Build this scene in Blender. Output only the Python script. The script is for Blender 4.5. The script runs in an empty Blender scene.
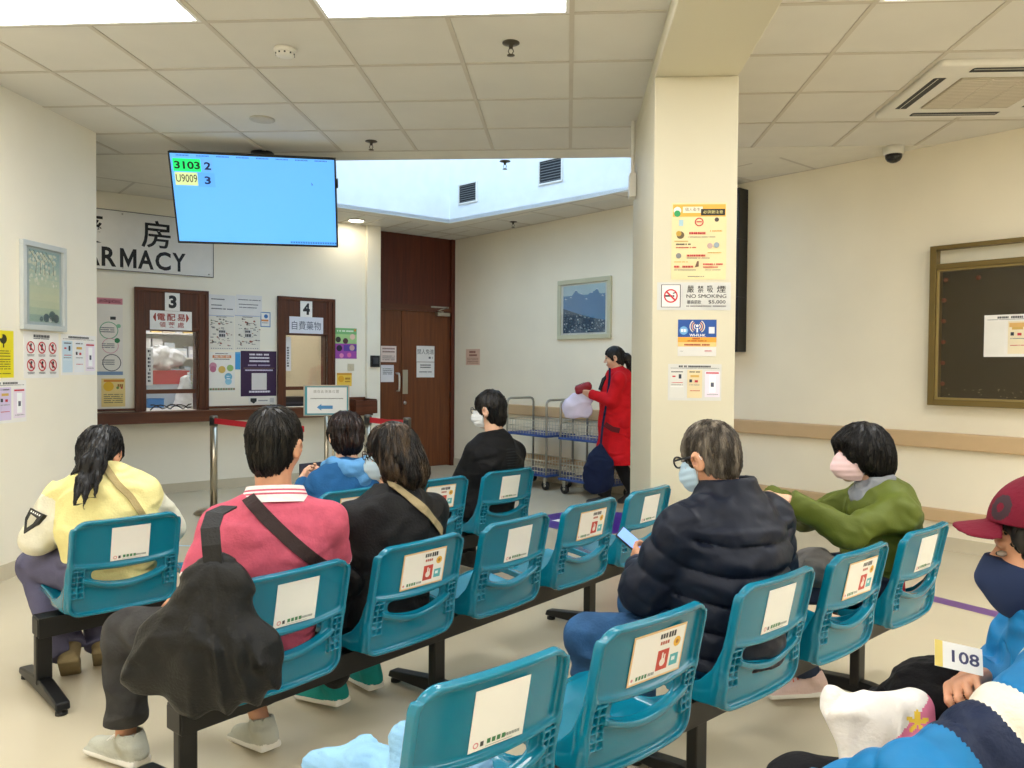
import bpy, bmesh, math, random
import numpy as np
from mathutils import Vector, Matrix

S = bpy.context.scene
COL = bpy.context.collection
PI = math.pi
R = math.radians

# ------------------------------------------------------------------ camera
CAMZ = 1.35
yaw, pitch, roll, F = .0703, .0233, .0077, 788.0
fw = Vector((-math.sin(yaw)*math.cos(pitch), math.cos(yaw)*math.cos(pitch), -math.sin(pitch)))
r0 = Vector((math.cos(yaw), math.sin(yaw), 0)); u0 = r0.cross(fw)
rt = math.cos(roll)*r0 + math.sin(roll)*u0
up = -math.sin(roll)*r0 + math.cos(roll)*u0
cam_data = bpy.data.cameras.new('camera'); cam = bpy.data.objects.new('camera', cam_data); COL.objects.link(cam)
cam_data.sensor_width = 36; cam_data.lens = F/1024*36; cam_data.clip_start = .05
M = Matrix.Identity(4)
for i in range(3):
    M[i][0], M[i][1], M[i][2] = rt[i], up[i], -fw[i]
M[2][3] = CAMZ
cam.matrix_world = M
S.camera = cam

# ------------------------------------------------------------------ world, exposure
W = bpy.data.worlds.new('world'); S.world = W; W.use_nodes = True
bg = W.node_tree.nodes['Background']
bg.inputs[0].default_value = (.50, .72, 1.0, 1); bg.inputs[1].default_value = 2.0
S.view_settings.view_transform = 'Standard'; S.view_settings.look = 'None'
S.view_settings.exposure = 0.94; S.view_settings.gamma = 1.0; S.view_settings.use_curve_mapping = False
PANEL_E = 8.5          # ceiling light panels
S.cycles.use_denoising = True
S.cycles.max_bounces = 8

CEIL = 3.03

# ------------------------------------------------------------------ materials
def lin(h):
    h = h.lstrip('#'); c = [int(h[i:i+2], 16)/255 for i in (0, 2, 4)]
    return tuple(((v+.055)/1.055)**2.4 if v > .04045 else v/12.92 for v in c) + (1,)
MATS = {}
def mat(name, col, rough=.6, metal=0, spec=.5, noise=0, nscale=8, bump=0, bscale=60, emit=0, coat=0, stretch=None, alpha=None, sheen=0, trans=0):
    if name in MATS: return MATS[name]
    m = bpy.data.materials.new(name); m.use_nodes = True; nt = m.node_tree
    b = nt.nodes['Principled BSDF']; c = lin(col) if isinstance(col, str) else col
    b.inputs['Base Color'].default_value = c
    b.inputs['Roughness'].default_value = rough; b.inputs['Metallic'].default_value = metal
    b.inputs['Specular IOR Level'].default_value = spec
    if coat: b.inputs['Coat Weight'].default_value = coat; b.inputs['Coat Roughness'].default_value = .08
    if sheen: b.inputs['Sheen Weight'].default_value = sheen
    if trans: b.inputs['Transmission Weight'].default_value = trans
    if emit:
        b.inputs['Emission Color'].default_value = c; b.inputs['Emission Strength'].default_value = emit
    tc = nt.nodes.new('ShaderNodeTexCoord'); mp = nt.nodes.new('ShaderNodeMapping')
    nt.links.new(tc.outputs['Object'], mp.inputs['Vector'])
    if stretch: mp.inputs['Scale'].default_value = stretch
    if noise or not emit:
        noise = noise or .03
        n = nt.nodes.new('ShaderNodeTexNoise'); n.inputs['Scale'].default_value = nscale; n.inputs['Detail'].default_value = 3
        nt.links.new(mp.outputs[0], n.inputs['Vector'])
        mr = nt.nodes.new('ShaderNodeMapRange'); mr.inputs[1].default_value = .3; mr.inputs[2].default_value = .7
        mr.inputs[3].default_value = 1-noise; mr.inputs[4].default_value = 1+noise*.6
        nt.links.new(n.outputs[0], mr.inputs[0])
        mx = nt.nodes.new('ShaderNodeVectorMath'); mx.operation = 'SCALE'; mx.inputs[0].default_value = c[:3]
        nt.links.new(mr.outputs[0], mx.inputs['Scale']); nt.links.new(mx.outputs[0], b.inputs['Base Color'])
    if bump:
        n2 = nt.nodes.new('ShaderNodeTexNoise'); n2.inputs['Scale'].default_value = bscale; n2.inputs['Detail'].default_value = 4
        nt.links.new(mp.outputs[0], n2.inputs['Vector'])
        bp = nt.nodes.new('ShaderNodeBump'); bp.inputs['Strength'].default_value = bump; bp.inputs['Distance'].default_value = .01
        nt.links.new(n2.outputs[0], bp.inputs['Height']); nt.links.new(bp.outputs[0], b.inputs['Normal'])
    MATS[name] = m
    return m
def wood(name, c1, c2, vertical=True, rough=.38):
    m = bpy.data.materials.new(name); m.use_nodes = True; nt = m.node_tree; b = nt.nodes['Principled BSDF']
    tc = nt.nodes.new('ShaderNodeTexCoord'); mp = nt.nodes.new('ShaderNodeMapping'); nt.links.new(tc.outputs['Object'], mp.inputs[0])
    mp.inputs['Scale'].default_value = (14, 14, .7) if vertical else (.7, 14, 14)
    n = nt.nodes.new('ShaderNodeTexNoise'); n.inputs['Scale'].default_value = 2.2; n.inputs['Detail'].default_value = 6; n.inputs['Distortion'].default_value = .6
    nt.links.new(mp.outputs[0], n.inputs['Vector'])
    cr = nt.nodes.new('ShaderNodeValToRGB'); cr.color_ramp.elements[0].position = .3; cr.color_ramp.elements[1].position = .75
    cr.color_ramp.elements[0].color = lin(c1); cr.color_ramp.elements[1].color = lin(c2)
    nt.links.new(n.outputs[0], cr.inputs[0]); nt.links.new(cr.outputs[0], b.inputs['Base Color'])
    b.inputs['Roughness'].default_value = rough
    MATS[name] = m; return m
def glass(name, tint=(1,1,1,1), gloss=.08):
    m = bpy.data.materials.new(name); m.use_nodes = True; nt = m.node_tree
    for n in list(nt.nodes): nt.nodes.remove(n)
    o = nt.nodes.new('ShaderNodeOutputMaterial'); t = nt.nodes.new('ShaderNodeBsdfTransparent'); t.inputs[0].default_value = tint
    g = nt.nodes.new('ShaderNodeBsdfGlossy'); g.inputs['Roughness'].default_value = .05
    mx = nt.nodes.new('ShaderNodeMixShader'); mx.inputs[0].default_value = gloss
    nt.links.new(t.outputs[0], mx.inputs[1]); nt.links.new(g.outputs[0], mx.inputs[2]); nt.links.new(mx.outputs[0], o.inputs[0])
    MATS[name] = m; return m

WALL = mat('wall_paint', '#f5eedb', .55, noise=.035, nscale=1.6, bump=.03, bscale=90)
WALLR = mat('wall_vinyl', '#f7edd5', .5, noise=.05, nscale=1.2, bump=.05, bscale=60)
WELLM = mat('well_paint', '#eef1f2', .7)
COLM = mat('pillar_paint', '#d8d0b6', .5, noise=.02, nscale=1.5)
CEILM = mat('ceiling_plain', '#e9e3d3', .8)
TILEM = mat('ceiling_tile', '#e3ded2', .9, noise=.03, nscale=3, bump=.25, bscale=260)
BARM = mat('ceiling_bar', '#d0c7b6', .6)
WHITE = mat('white', '#f2f0ea', .5)
BLACK = mat('black', '#101012', .5)
INK = mat('ink', '#1c1c20', .7)
PLASTW = mat('white_plastic', '#e8e4d8', .4)
STEEL = mat('steel', '#b9b6ac', .3, 1)
BRONZE = mat('bronze_frame', '#7b683a', .4, .5)
WOODD = wood('wood_dark', '#431d0b', '#633016')
WOODH = wood('wood_dark_horizontal', '#4a2210', '#6b371b', False)
WOODP = wood('wood_panel', '#47180b', '#652a14')
WOODL = wood('wood_door', '#5a2d12', '#7c431d')
GLASS = glass('clear_glass')

# ------------------------------------------------------------------ mesh helpers
class MB:
    def __init__(s): s.v = []; s.f = []; s.m = []; s.mats = []; s.sm = []
    def mi(s, m):
        if isinstance(m, str): m = MATS[m]
        if m not in s.mats: s.mats.append(m)
        return s.mats.index(m)
    def add(s, vs, fs, m, smooth=False):
        o = len(s.v); s.v += [tuple(v) for v in vs]; k = s.mi(m)
        for f in fs: s.f.append([i+o for i in f]); s.m.append(k); s.sm.append(smooth)
    def box(s, x0, x1, y0, y1, z0, z1, m):
        if x0 > x1: x0, x1 = x1, x0
        if y0 > y1: y0, y1 = y1, y0
        if z0 > z1: z0, z1 = z1, z0
        s.add([(x0,y0,z0),(x1,y0,z0),(x1,y1,z0),(x0,y1,z0),(x0,y0,z1),(x1,y0,z1),(x1,y1,z1),(x0,y1,z1)],
              [(3,2,1,0),(4,5,6,7),(0,1,5,4),(1,2,6,5),(2,3,7,6),(3,0,4,7)], m)
    def prism(s, poly, z0, z1, m):
        n = len(poly)
        s.add([(x,y,z0) for x,y in poly]+[(x,y,z1) for x,y in poly],
              [list(range(n))[::-1], list(range(n,2*n))]+[(i,(i+1)%n,(i+1)%n+n,i+n) for i in range(n)], m)
    def quad(s, x0, x1, z0, z1, y, m):           # faces -y
        s.add([(x0,y,z0),(x1,y,z0),(x1,y,z1),(x0,y,z1)], [(0,1,2,3)], m)
    def disc(s, cx, cz, r, y, m, n=20, r2=0, sx=1):
        if r2:
            vs = [(cx+sx*rr*math.cos(2*PI*i/n), y, cz+rr*math.sin(2*PI*i/n)) for rr in (r, r2) for i in range(n)]
            s.add(vs, [(i,(i+1)%n,(i+1)%n+n,i+n) for i in range(n)], m)
        else: s.add([(cx+sx*r*math.cos(2*PI*i/n), y, cz+r*math.sin(2*PI*i/n)) for i in range(n)], [list(range(n))], m)
    def tube(s, pts, r, m, n=10, closed=False, cap=True):
        pts = [Vector(p) for p in pts]; N = len(pts); vs = []; rs = r if isinstance(r, (list, tuple)) else [r]*N
        prev = None
        for i, p in enumerate(pts):
            if closed: t = pts[(i+1) % N]-pts[i-1]
            else: t = pts[min(i+1,N-1)]-pts[max(i-1,0)]
            t.normalize()
            if prev is None:
                a = Vector((0,0,1)) if abs(t.z) < .9 else Vector((1,0,0)); u = t.cross(a).normalized()
            else: u = (prev-prev.dot(t)*t).normalized()
            prev = u; w = t.cross(u)
            vs += [p+rs[i]*(math.cos(2*PI*k/n)*u+math.sin(2*PI*k/n)*w) for k in range(n)]
        fs = []
        for i in range(N if closed else N-1):
            a = i*n; b = ((i+1) % N)*n
            fs += [(a+k, a+(k+1)%n, b+(k+1)%n, b+k) for k in range(n)]
        if cap and not closed: fs += [list(range(n))[::-1], [(N-1)*n+k for k in range(n)]]
        s.add(vs, fs, m, True)
    def lathe(s, prof, m, c=(0,0,0), n=28):       # (r,z) profile about z
        vs = [(c[0]+r*math.cos(2*PI*k/n), c[1]+r*math.sin(2*PI*k/n), c[2]+z) for r, z in prof for k in range(n)]
        fs = [(i*n+k, i*n+(k+1)%n, (i+1)*n+(k+1)%n, (i+1)*n+k) for i in range(len(prof)-1) for k in range(n)]
        fs += [list(range(n))[::-1], [(len(prof)-1)*n+k for k in range(n)]]
        s.add(vs, fs, m, True)
    def ribbon(s, pts, w, th, nrm, m):            # flat strap through pts, width w across, nrm = facing normals
        pts = [Vector(p) for p in pts]; vs = []; N = len(pts)
        for i, p in enumerate(pts):
            t = (pts[min(i+1,N-1)]-pts[max(i-1,0)]).normalized(); nn = Vector(nrm[i] if isinstance(nrm, list) else nrm)
            a = t.cross(nn).normalized()*w/2; b = nn.normalized()*th/2
            vs += [p-a-b, p+a-b, p+a+b, p-a+b]
        fs = [(3,2,1,0), tuple((N-1)*4+k for k in range(4))]
        for i in range(N-1): fs += [(i*4+k, i*4+(k+1)%4, i*4+4+(k+1)%4, i*4+4+k) for k in range(4)]
        s.add(vs, fs, m)
    def build(s, name, parent=None, mw=None, bevel=0, loc=None):
        me = bpy.data.meshes.new(name); me.from_pydata(s.v, [], s.f)
        for m in s.mats: me.materials.append(m)
        me.polygons.foreach_set('material_index', s.m); me.polygons.foreach_set('use_smooth', s.sm); me.update()
        o = bpy.data.objects.new(name, me); COL.objects.link(o)
        if parent: o.parent = parent
        if mw is not None: o.matrix_world = mw
        if loc is not None: o.location = loc
        if bevel:
            b = o.modifiers.new('bevel', 'BEVEL'); b.width = bevel; b.segments = 2; b.limit_method = 'ANGLE'
        return o
def tag(o, label=None, cat=None, group=None, kind=None):
    if label: o['label'] = label
    if cat: o['category'] = cat
    if group: o['group'] = group
    if kind: o['kind'] = kind
    return o
def empty(name, loc=(0,0,0), rz=0, mw=None):
    o = bpy.data.objects.new(name, None); COL.objects.link(o); o.location = loc; o.rotation_euler = (0,0,rz); o.empty_display_size = .1
    if mw is not None: o.matrix_world = mw
    return o
def frame(ox, oy, ang, u=0, z=0, y=0):           # wall frame: x along the wall, y into it, z up
    c, s = math.cos(ang), math.sin(ang)
    return Matrix(((c,-s,0,ox+c*u-s*y),(s,c,0,oy+s*u+c*y),(0,0,1,z),(0,0,0,1)))
# wall frames
LWf = lambda u=0, z=0, y=0: frame(-3.46, 0, R(90), u, z, y)
APH = R(42.8)
PWf = lambda u=0, z=0, y=0: frame(-4.60, 7.42, APH, u, z, y)
DWf = lambda u=0, z=0, y=0: frame(-1.524, 10.538, APH, u, z, y)
WWf = lambda u=0, z=0, y=0: frame(-1.524, 10.538, R(-45.75), u, z, y)
CWf = lambda u=0, z=0, y=0: frame(.006, 4.335, 0, u, z, y)

TXT = {}
def text_geo(body, bold=0):
    key = (body, bold)
    if key in TXT: return TXT[key]
    c = bpy.data.curves.new('t', 'FONT'); c.body = body; c.offset = bold; c.resolution_u = 3
    o = bpy.data.objects.new('t', c); COL.objects.link(o)
    dg = bpy.context.evaluated_depsgraph_get(); dg.update()
    m = o.evaluated_get(dg).to_mesh()
    v = [tuple(x.co) for x in m.vertices]; f = [list(p.vertices) for p in m.polygons]
    o.evaluated_get(dg).to_mesh_clear(); bpy.data.objects.remove(o); bpy.data.curves.remove(c)
    xs = [a[0] for a in v]; ys = [a[1] for a in v]
    TXT[key] = (v, f, min(xs), max(xs), min(ys), max(ys)); return TXT[key]
def add_text(mb, body, x0, x1, z0, z1, y, m, bold=0):
    v, f, a, b, c, d = text_geo(body, bold)
    sx = (x1-x0)/(b-a); sz = (z1-z0)/(d-c)
    mb.add([(x0+(p[0]-a)*sx, y, z0+(p[1]-c)*sz) for p in v], f, m)

rng = random.Random(5)
PC = {}
def pc(col, emit=0):                              # print colours
    k = (col, emit)
    if k not in PC: PC[k] = mat('print_'+col.lstrip('#')+('_lit' if emit else ''), col, .55, emit=emit)
    return PC[k]
def printed(name, mwf, u0, u1, z0, z1, items, base='#f3f0ea', th=.0015, label=None, cat='poster', group=None, build=True, y=0, lettering=None, emit=0):
    """A sheet with its printing. items in 0..1 from the top left corner."""
    w, h = u1-u0, z1-z0; mb = MB()
    mb.box(0, w, -th, 0, 0, h, pc(base))
    lay = [0]
    def Y(): lay[0] += 1; return -th-.0004-.00012*lay[0]
    for it in items:
        k = it[0]
        if k == 'r': _, a, b, c, d, col = it; mb.quad(a*w, c*w, (1-d)*h, (1-b)*h, Y(), pc(col))
        elif k == 'c': _, a, b, r, col = it[:5]; mb.disc(a*w, (1-b)*h, r*w, Y(), pc(col))
        elif k == 'o': _, a, b, r, r2, col = it; mb.disc(a*w, (1-b)*h, r*w, Y(), pc(col), r2=r2*w)
        elif k == 'no':                            # prohibition ring with slash
            _, a, b, r, col = it; yy = Y(); mb.disc(a*w, (1-b)*h, r*w, yy, pc(col), r2=r*w*.8, n=24)
            cx, cz, q, t = a*w, (1-b)*h, r*w*.62, r*w*.09
            mb.add([(cx-q-t,yy,cz+q-t),(cx-q+t,yy,cz+q+t),(cx+q+t,yy,cz-q+t),(cx+q-t,yy,cz-q-t)], [(0,3,2,1)], pc(col))
        elif k == 'l':                             # a line of small illegible type
            _, a, b, c, d, col = it; x = a; yy = Y(); ch = (d-b)*h/w
            while x < c:
                g = min(ch*rng.uniform(.5,1.0), c-x)
                if rng.random() < .93: mb.quad(x*w, (x+g*.8)*w, (1-d)*h, (1-b)*h, yy, pc(col))
                x += g
        elif k == 't': _, a, b, c, d, body, col = it[:7]; add_text(mb, body, a*w, c*w, (1-d)*h, (1-b)*h, Y(), pc(col), it[7] if len(it) > 7 else 0)
        elif k == 'p': _, pts, col = it; yy = Y(); mb.add([(a*w, yy, (1-b)*h) for a, b in pts], [list(range(len(pts)))], pc(col))
    o = mb.build(name, mw=mwf(u0, z0, y)); tag(o, label, cat, group); return o

# ------------------------------------------------------------------ room shell
def structure(o): o['kind'] = 'structure'; return o
FLOORM = mat('floor_vinyl', '#cabfa5', .22, noise=.05, nscale=1.3, spec=.4)
mb = MB(); mb.box(-8, 6, -3, 13, -.1, 0, FLOORM); structure(mb.build('floor'))
mb = MB(); mb.box(-3.66, -3.46, -3, 5.58, 0, CEIL, WALL); mb.box(-3.4605, -3.452, -3, 5.59, 0, .1, mat('skirting', '#cfc4aa', .35)); structure(mb.build('wall_left'))
mb = MB(); mb.box(-8, 6, -3.1, -3, 0, CEIL, WALL); structure(mb.build('wall_rear'))
mb = MB(); mb.box(5, 5.1, -3, 4, 0, CEIL, WALL); structure(mb.build('wall_near_right'))
mb = MB(); mb.box(-8.1, -8, -3, 13, 0, CEIL, WALL); mb.box(-8, 6, 13, 13.1, 0, CEIL, WALL); structure(mb.build('wall_outer'))
# pharmacy wall with two hatches (local frame, hatch openings 3 and 4)
def wall_with_holes(name, mw, x0, x1, zt, holes, th, m):
    mb = MB(); xs = x0
    for a, b, c, d in holes:
        mb.box(xs, a, 0, th, 0, zt, m); mb.box(a, b, 0, th, 0, c, m); mb.box(a, b, 0, th, d, zt, m); xs = b
    mb.box(xs, x1, 0, th, 0, zt, m); return mb
OPZ = .86
mb = wall_with_holes('w', None, -3.2, 2.93, CEIL, [(.43, .963, OPZ, 1.70), (1.91, 2.43, OPZ, 1.70)], .12, WALL)
mb.box(2.93, 3.11, -.05, .40, 0, CEIL, WALL)
mb.box(-3.2, 2.93, -.012, 0, 0, .1, 'skirting'); mb.box(2.92, 3.115, -.06, 0, 0, .1, 'skirting')
structure(mb.build('wall_far', mw=PWf()))
mb = MB(); mb.box(0, 9.2, 0, .15, 0, CEIL, WALLR); mb.box(-.02, 9.2, -.008, 0, 0, .1, 'skirting'); structure(mb.build('wall_right', mw=WWf()))
# pillar and the beam that runs from it over the seating
mb = MB(); mb.box(.456, .902, 4.335, 5.70, 0, 2.915, COLM); mb.box(.456, .902, -3, 5.70, 2.915, CEIL, COLM)
mb.box(.450, .908, 4.329, 5.706, 0, .1, 'skirting')
structure(mb.build('pillar', bevel=.006))
# ceiling: suspended tiles with bars; a light well is cut out of it
CX, CY = -1.41, 9.28
a1, a2 = R(42.3), R(-39.7)
LX = -3.2; LY = CY+(LX-CX)*math.tan(a1); RX = 1.15; RY = CY+(RX-CX)*math.tan(a2)
mb = MB()
mb.box(-8, 6, -3, 6.16, CEIL, CEIL+.04, TILEM)
mb.box(-8, 6, 6.16, 6.41, CEIL-.004, CEIL+.04, CEILM)
mb.prism([(-8,6.41),(LX,6.41),(LX,LY),(-8,LY)], CEIL-.002, CEIL+.04, CEILM)
mb.prism([(LX,LY),(CX,CY),(RX,RY),(RX,6.41),(6,6.41),(6,13),(-8,13),(-8,LY)], CEIL, CEIL+.04, TILEM)
mb.prism([(CX,CY),(RX,RY),(RX,6.41),(3.2,6.41),(3.2,6.45),(1.3,7.2),(CX+.02,CY+.33),(LX-.2,LY+.15),(LX-.25,6.41),(LX,6.41),(LX,LY)], CEIL-.003, CEIL, CEILM)
bw, bt = .012, .004
y = 3.80+.6*3-.6*11
k = -11
ys = [3.80+.6*j for j in range(-11, 4)] + [6.15]
for yy in ys: mb.box(-8, .45, yy-bw, yy+bw, CEIL-bt, CEIL, BARM)
for yy in [3.76+.6*j for j in range(-11, 4)]: mb.box(.89, 5, yy-bw, yy+bw, CEIL-bt, CEIL, BARM)
for i in range(-13, 1): mb.box(.005+.6*i-bw, .005+.6*i+bw, -3, 6.16, CEIL-bt-.0008, CEIL, BARM)
for x in (1.39, 1.99, 2.59, 3.19, 3.79, 4.39): mb.box(x-bw, x+bw, -3, 6.16, CEIL-bt-.0008, CEIL, BARM)
# bars between the well and the right wall, square to that wall
def lbar(f, u0, u1, y0, y1):
    p = [f(u0,0,y0), f(u1,0,y0), f(u1,0,y1), f(u0,0,y1)]
    mb.prism([(q[0][3], q[1][3]) for q in p], CEIL-bt, CEIL, BARM)
for i in range(0, 9): lbar(WWf, .35+.6*i-bw, .35+.6*i+bw, -.55, 0)
lbar(WWf, -.2, 5.6, -.012, 0); lbar(WWf, .0, 4.9, -.57, -.546)
for i in range(0, 5): lbar(DWf, -.3-.6*i-bw, -.3-.6*i+bw, -.75, 0)
lbar(DWf, -1.2, 0, -.4, -.376)
for i in range(-3, 6): lbar(PWf, .2+.6*i-bw, .2+.6*i+bw, -.62, 0)
lbar(PWf, -3, 2.9, -.63, -.606)
structure(mb.build('ceiling'))
# the well walls rise to an open skylight
def edge_wall(mb, p, q, th, z0, z1, m):
    p, q = Vector(p), Vector(q); d = (q-p).normalized(); n = Vector((-d.y, d.x))*th
    mb.prism([tuple(p), tuple(q), tuple(q+n), tuple(p+n)], z0, z1, m)
ZT = 4.5
mb = MB()
edge_wall(mb, (LX,LY), (CX,CY), .1, CEIL+.001, ZT, WELLM); edge_wall(mb, (CX,CY), (RX,RY), .1, CEIL+.001, ZT, WELLM)
edge_wall(mb, (RX,RY), (RX,6.41), .1, CEIL+.001, ZT, WELLM); edge_wall(mb, (RX,6.41), (LX,6.41), .1, CEIL+.001, ZT, WELLM); edge_wall(mb, (LX,6.41), (LX,LY), .1, CEIL+.001, ZT, WELLM)
structure(mb.build('wall_skylight_well'))
# ------------------------------------------------------------------ signed distance sculpting
def noise3(x, y, z, seed=0):
    rs = np.random.RandomState(seed); T = rs.rand(32, 32, 32).astype(np.float32)
    xi = np.floor(x).astype(int); yi = np.floor(y).astype(int); zi = np.floor(z).astype(int)
    fx, fy, fz = x-xi, y-yi, z-zi
    fx = fx*fx*(3-2*fx); fy = fy*fy*(3-2*fy); fz = fz*fz*(3-2*fz)
    g = lambda a, b, c: T[(xi+a) & 31, (yi+b) & 31, (zi+c) & 31]
    c00 = g(0,0,0)*(1-fx)+g(1,0,0)*fx; c10 = g(0,1,0)*(1-fx)+g(1,1,0)*fx
    c01 = g(0,0,1)*(1-fx)+g(1,0,1)*fx; c11 = g(0,1,1)*(1-fx)+g(1,1,1)*fx
    return ((c00*(1-fy)+c10*fy)*(1-fz)+(c01*(1-fy)+c11*fy)*fz)*2-1
def V3(a): return np.array(a, dtype=np.float64)
def unit(a): a = V3(a); return a/max(np.linalg.norm(a), 1e-9)
class SDF:
    def __init__(s, lo, hi, h):
        s.h = h; s.lo = V3(lo); s.n = np.ceil((V3(hi)-s.lo)/h).astype(int)+1
        s.d = np.full(tuple(s.n), 1.0, np.float32)
        s.ax = [(s.lo[i]+h*np.arange(s.n[i])).astype(np.float32) for i in range(3)]
    def _sub(s, lo, hi):
        a = np.clip(np.floor((V3(lo)-s.lo)/s.h).astype(int), 0, s.n-1); b = np.clip(np.ceil((V3(hi)-s.lo)/s.h).astype(int)+1, 1, s.n)
        sl = tuple(slice(a[i], max(b[i], a[i]+1)) for i in range(3))
        return sl, s.ax[0][sl[0]][:,None,None], s.ax[1][sl[1]][None,:,None], s.ax[2][sl[2]][None,None,:]
    def _mix(s, sl, d, k, sub=False):
        o = s.d[sl]
        if sub: s.d[sl] = np.maximum(o, -d) if k <= 0 else -(lambda a, b: np.minimum(a, b)-np.maximum(k-np.abs(a-b), 0)**2/(4*k))(-o, d); return
        s.d[sl] = np.minimum(o, d) if k <= 0 else np.minimum(o, d)-np.maximum(k-np.abs(o-d), 0)**2/(4*k)
    def cap(s, a, b, ra, rb=None, k=.02, flat=None, quilt=None, sub=False):
        rb = ra if rb is None else rb; a, b = V3(a), V3(b); m = max(ra, rb)+k+.03
        sl, X, Y, Z = s._sub(np.minimum(a, b)-m, np.maximum(a, b)+m)
        ba = b-a; L2 = max(ba@ba, 1e-9)
        px, py, pz = X-a[0], Y-a[1], Z-a[2]
        t = np.clip((px*ba[0]+py*ba[1]+pz*ba[2])/L2, 0, 1)
        qx, qy, qz = px-t*ba[0], py-t*ba[1], pz-t*ba[2]
        sc = 1.0
        if flat is not None:
            n, f = unit(flat[0]), flat[1]; dn = qx*n[0]+qy*n[1]+qz*n[2]; g = (1/f-1)*dn
            qx, qy, qz = qx+g*n[0], qy+g*n[1], qz+g*n[2]; sc = min(1, (1+f)/2)
        r = ra+(rb-ra)*t
        if quilt: sp, am = quilt; r = r+am*(np.abs(np.sin(PI*t*math.sqrt(L2)/sp))**.6-.6)
        s._mix(sl, (np.sqrt(qx*qx+qy*qy+qz*qz)-r)*sc, k, sub)
    def chain(s, pts, rs, k=.02, **kw):
        for i in range(len(pts)-1): s.cap(pts[i], pts[i+1], rs[i], rs[i+1], k, **kw)
    def ell(s, c, r, Rm=None, k=.02, sub=False):
        c = V3(c); r = V3(r); m = max(r)+k+.03; sl, X, Y, Z = s._sub(c-m, c+m); Rm = np.eye(3) if Rm is None else Rm
        px, py, pz = X-c[0], Y-c[1], Z-c[2]
        q = [(px*Rm[0,i]+py*Rm[1,i]+pz*Rm[2,i]) for i in range(3)]
        k0 = np.sqrt((q[0]/r[0])**2+(q[1]/r[1])**2+(q[2]/r[2])**2)+1e-6
        k1 = np.sqrt((q[0]/r[0]**2)**2+(q[1]/r[1]**2)**2+(q[2]/r[2]**2)**2)+1e-6
        s._mix(sl, k0*(k0-1)/k1, k, sub)
    def rbox(s, c, half, r, Rm=None, k=.01, sub=False):
        c = V3(c); hf = V3(half); m = np.linalg.norm(hf)+k+.02; sl, X, Y, Z = s._sub(c-m, c+m); Rm = np.eye(3) if Rm is None else Rm
        px, py, pz = X-c[0], Y-c[1], Z-c[2]
        q = [np.abs(px*Rm[0,i]+py*Rm[1,i]+pz*Rm[2,i])-(hf[i]-r) for i in range(3)]
        d = np.sqrt(np.maximum(q[0],0)**2+np.maximum(q[1],0)**2+np.maximum(q[2],0)**2)+np.minimum(np.maximum(q[0], np.maximum(q[1], q[2])), 0)-r
        s._mix(sl, d, k, sub)
    def cut(s, p, n, k=0):                         # keep the side the normal points away from
        p, n = V3(p), unit(n); d = (s.ax[0]-p[0])[:,None,None]*n[0]+(s.ax[1]-p[1])[None,:,None]*n[1]+(s.ax[2]-p[2])[None,None,:]*n[2]
        np.maximum(s.d, d, out=s.d)
    def near(s, fn, w=.035):                       # d += fn(x,y,z) close to the surface
        I = np.nonzero(np.abs(s.d) < w)
        x, y, z = s.ax[0][I[0]], s.ax[1][I[1]], s.ax[2][I[2]]
        s.d[I] += fn(x, y, z).astype(np.float32)
    def folds(s, amp=.006, freq=9, seed=1, stretch=(1,1,1), ridged=True):
        def fn(x, y, z):
            wx = noise3(x*4+5, y*4, z*4, seed+7)*.6
            a = noise3(x*freq*stretch[0]+wx, y*freq*stretch[1]+wx, z*freq*stretch[2]-wx, seed)
            b = noise3(x*freq*2.1*stretch[0], y*freq*2.1*stretch[1]+wx, z*freq*2.1*stretch[2], seed+1)
            return amp*((np.abs(a)*1.8-.7)+.4*b) if ridged else amp*(a+.4*b)
        s.near(fn)
    def mesh(s, smooth=1):
        D = s.d; n = s.n; neg = D < 0
        c8 = [(i,j,k) for i in (0,1) for j in (0,1) for k in (0,1)]
        sh = tuple(n-1); cnt = np.zeros(sh, np.uint8)
        for i,j,k in c8: cnt += neg[i:i+sh[0], j:j+sh[1], k:k+sh[2]]
        act = np.nonzero((cnt > 0) & (cnt < 8)); na = len(act[0])
        if na == 0: return np.zeros((0,3)), np.zeros((0,4), int)
        vals = np.stack([D[act[0]+i, act[1]+j, act[2]+k] for i,j,k in c8], 1)
        acc = np.zeros((na,3), np.float32); ct = np.zeros(na, np.float32)
        for a in range(8):
            for b in range(a+1, 8):
                ca, cb = V3(c8[a]), V3(c8[b])
                if np.abs(ca-cb).sum() != 1: continue
                va, vb = vals[:,a], vals[:,b]; m = (va < 0) != (vb < 0)
                t = np.where(m, va/np.where(m, va-vb, 1), 0)[:,None]
                acc += np.where(m[:,None], ca+t*(cb-ca), 0); ct += m
        P = (np.stack(act, 1)+acc/ct[:,None])*s.h+s.lo
        idx = np.full(sh, -1, np.int32); idx[act] = np.arange(na)
        F = []
        for ax in range(3):
            sa = [slice(None)]*3; sb = [slice(None)]*3; sa[ax] = slice(0, n[ax]-1); sb[ax] = slice(1, n[ax])
            e = np.nonzero(neg[tuple(sa)] != neg[tuple(sb)]); st = neg[tuple(sa)][e]
            o1, o2 = [(1,2),(2,0),(0,1)][ax]
            ok = (e[o1] > 0) & (e[o2] > 0) & (e[o1] < sh[o1]) & (e[o2] < sh[o2]); e = [q[ok] for q in e]; st = st[ok]
            def at(u, v): q = [e[0].copy(), e[1].copy(), e[2].copy()]; q[o1] -= u; q[o2] -= v; return idx[q[0], q[1], q[2]]
            Q = np.stack([at(1,1), at(0,1), at(0,0), at(1,0)], 1); Q[~st] = Q[~st][:, ::-1]; F.append(Q)
        F = np.concatenate(F); F = F[(F >= 0).all(1)]
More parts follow.
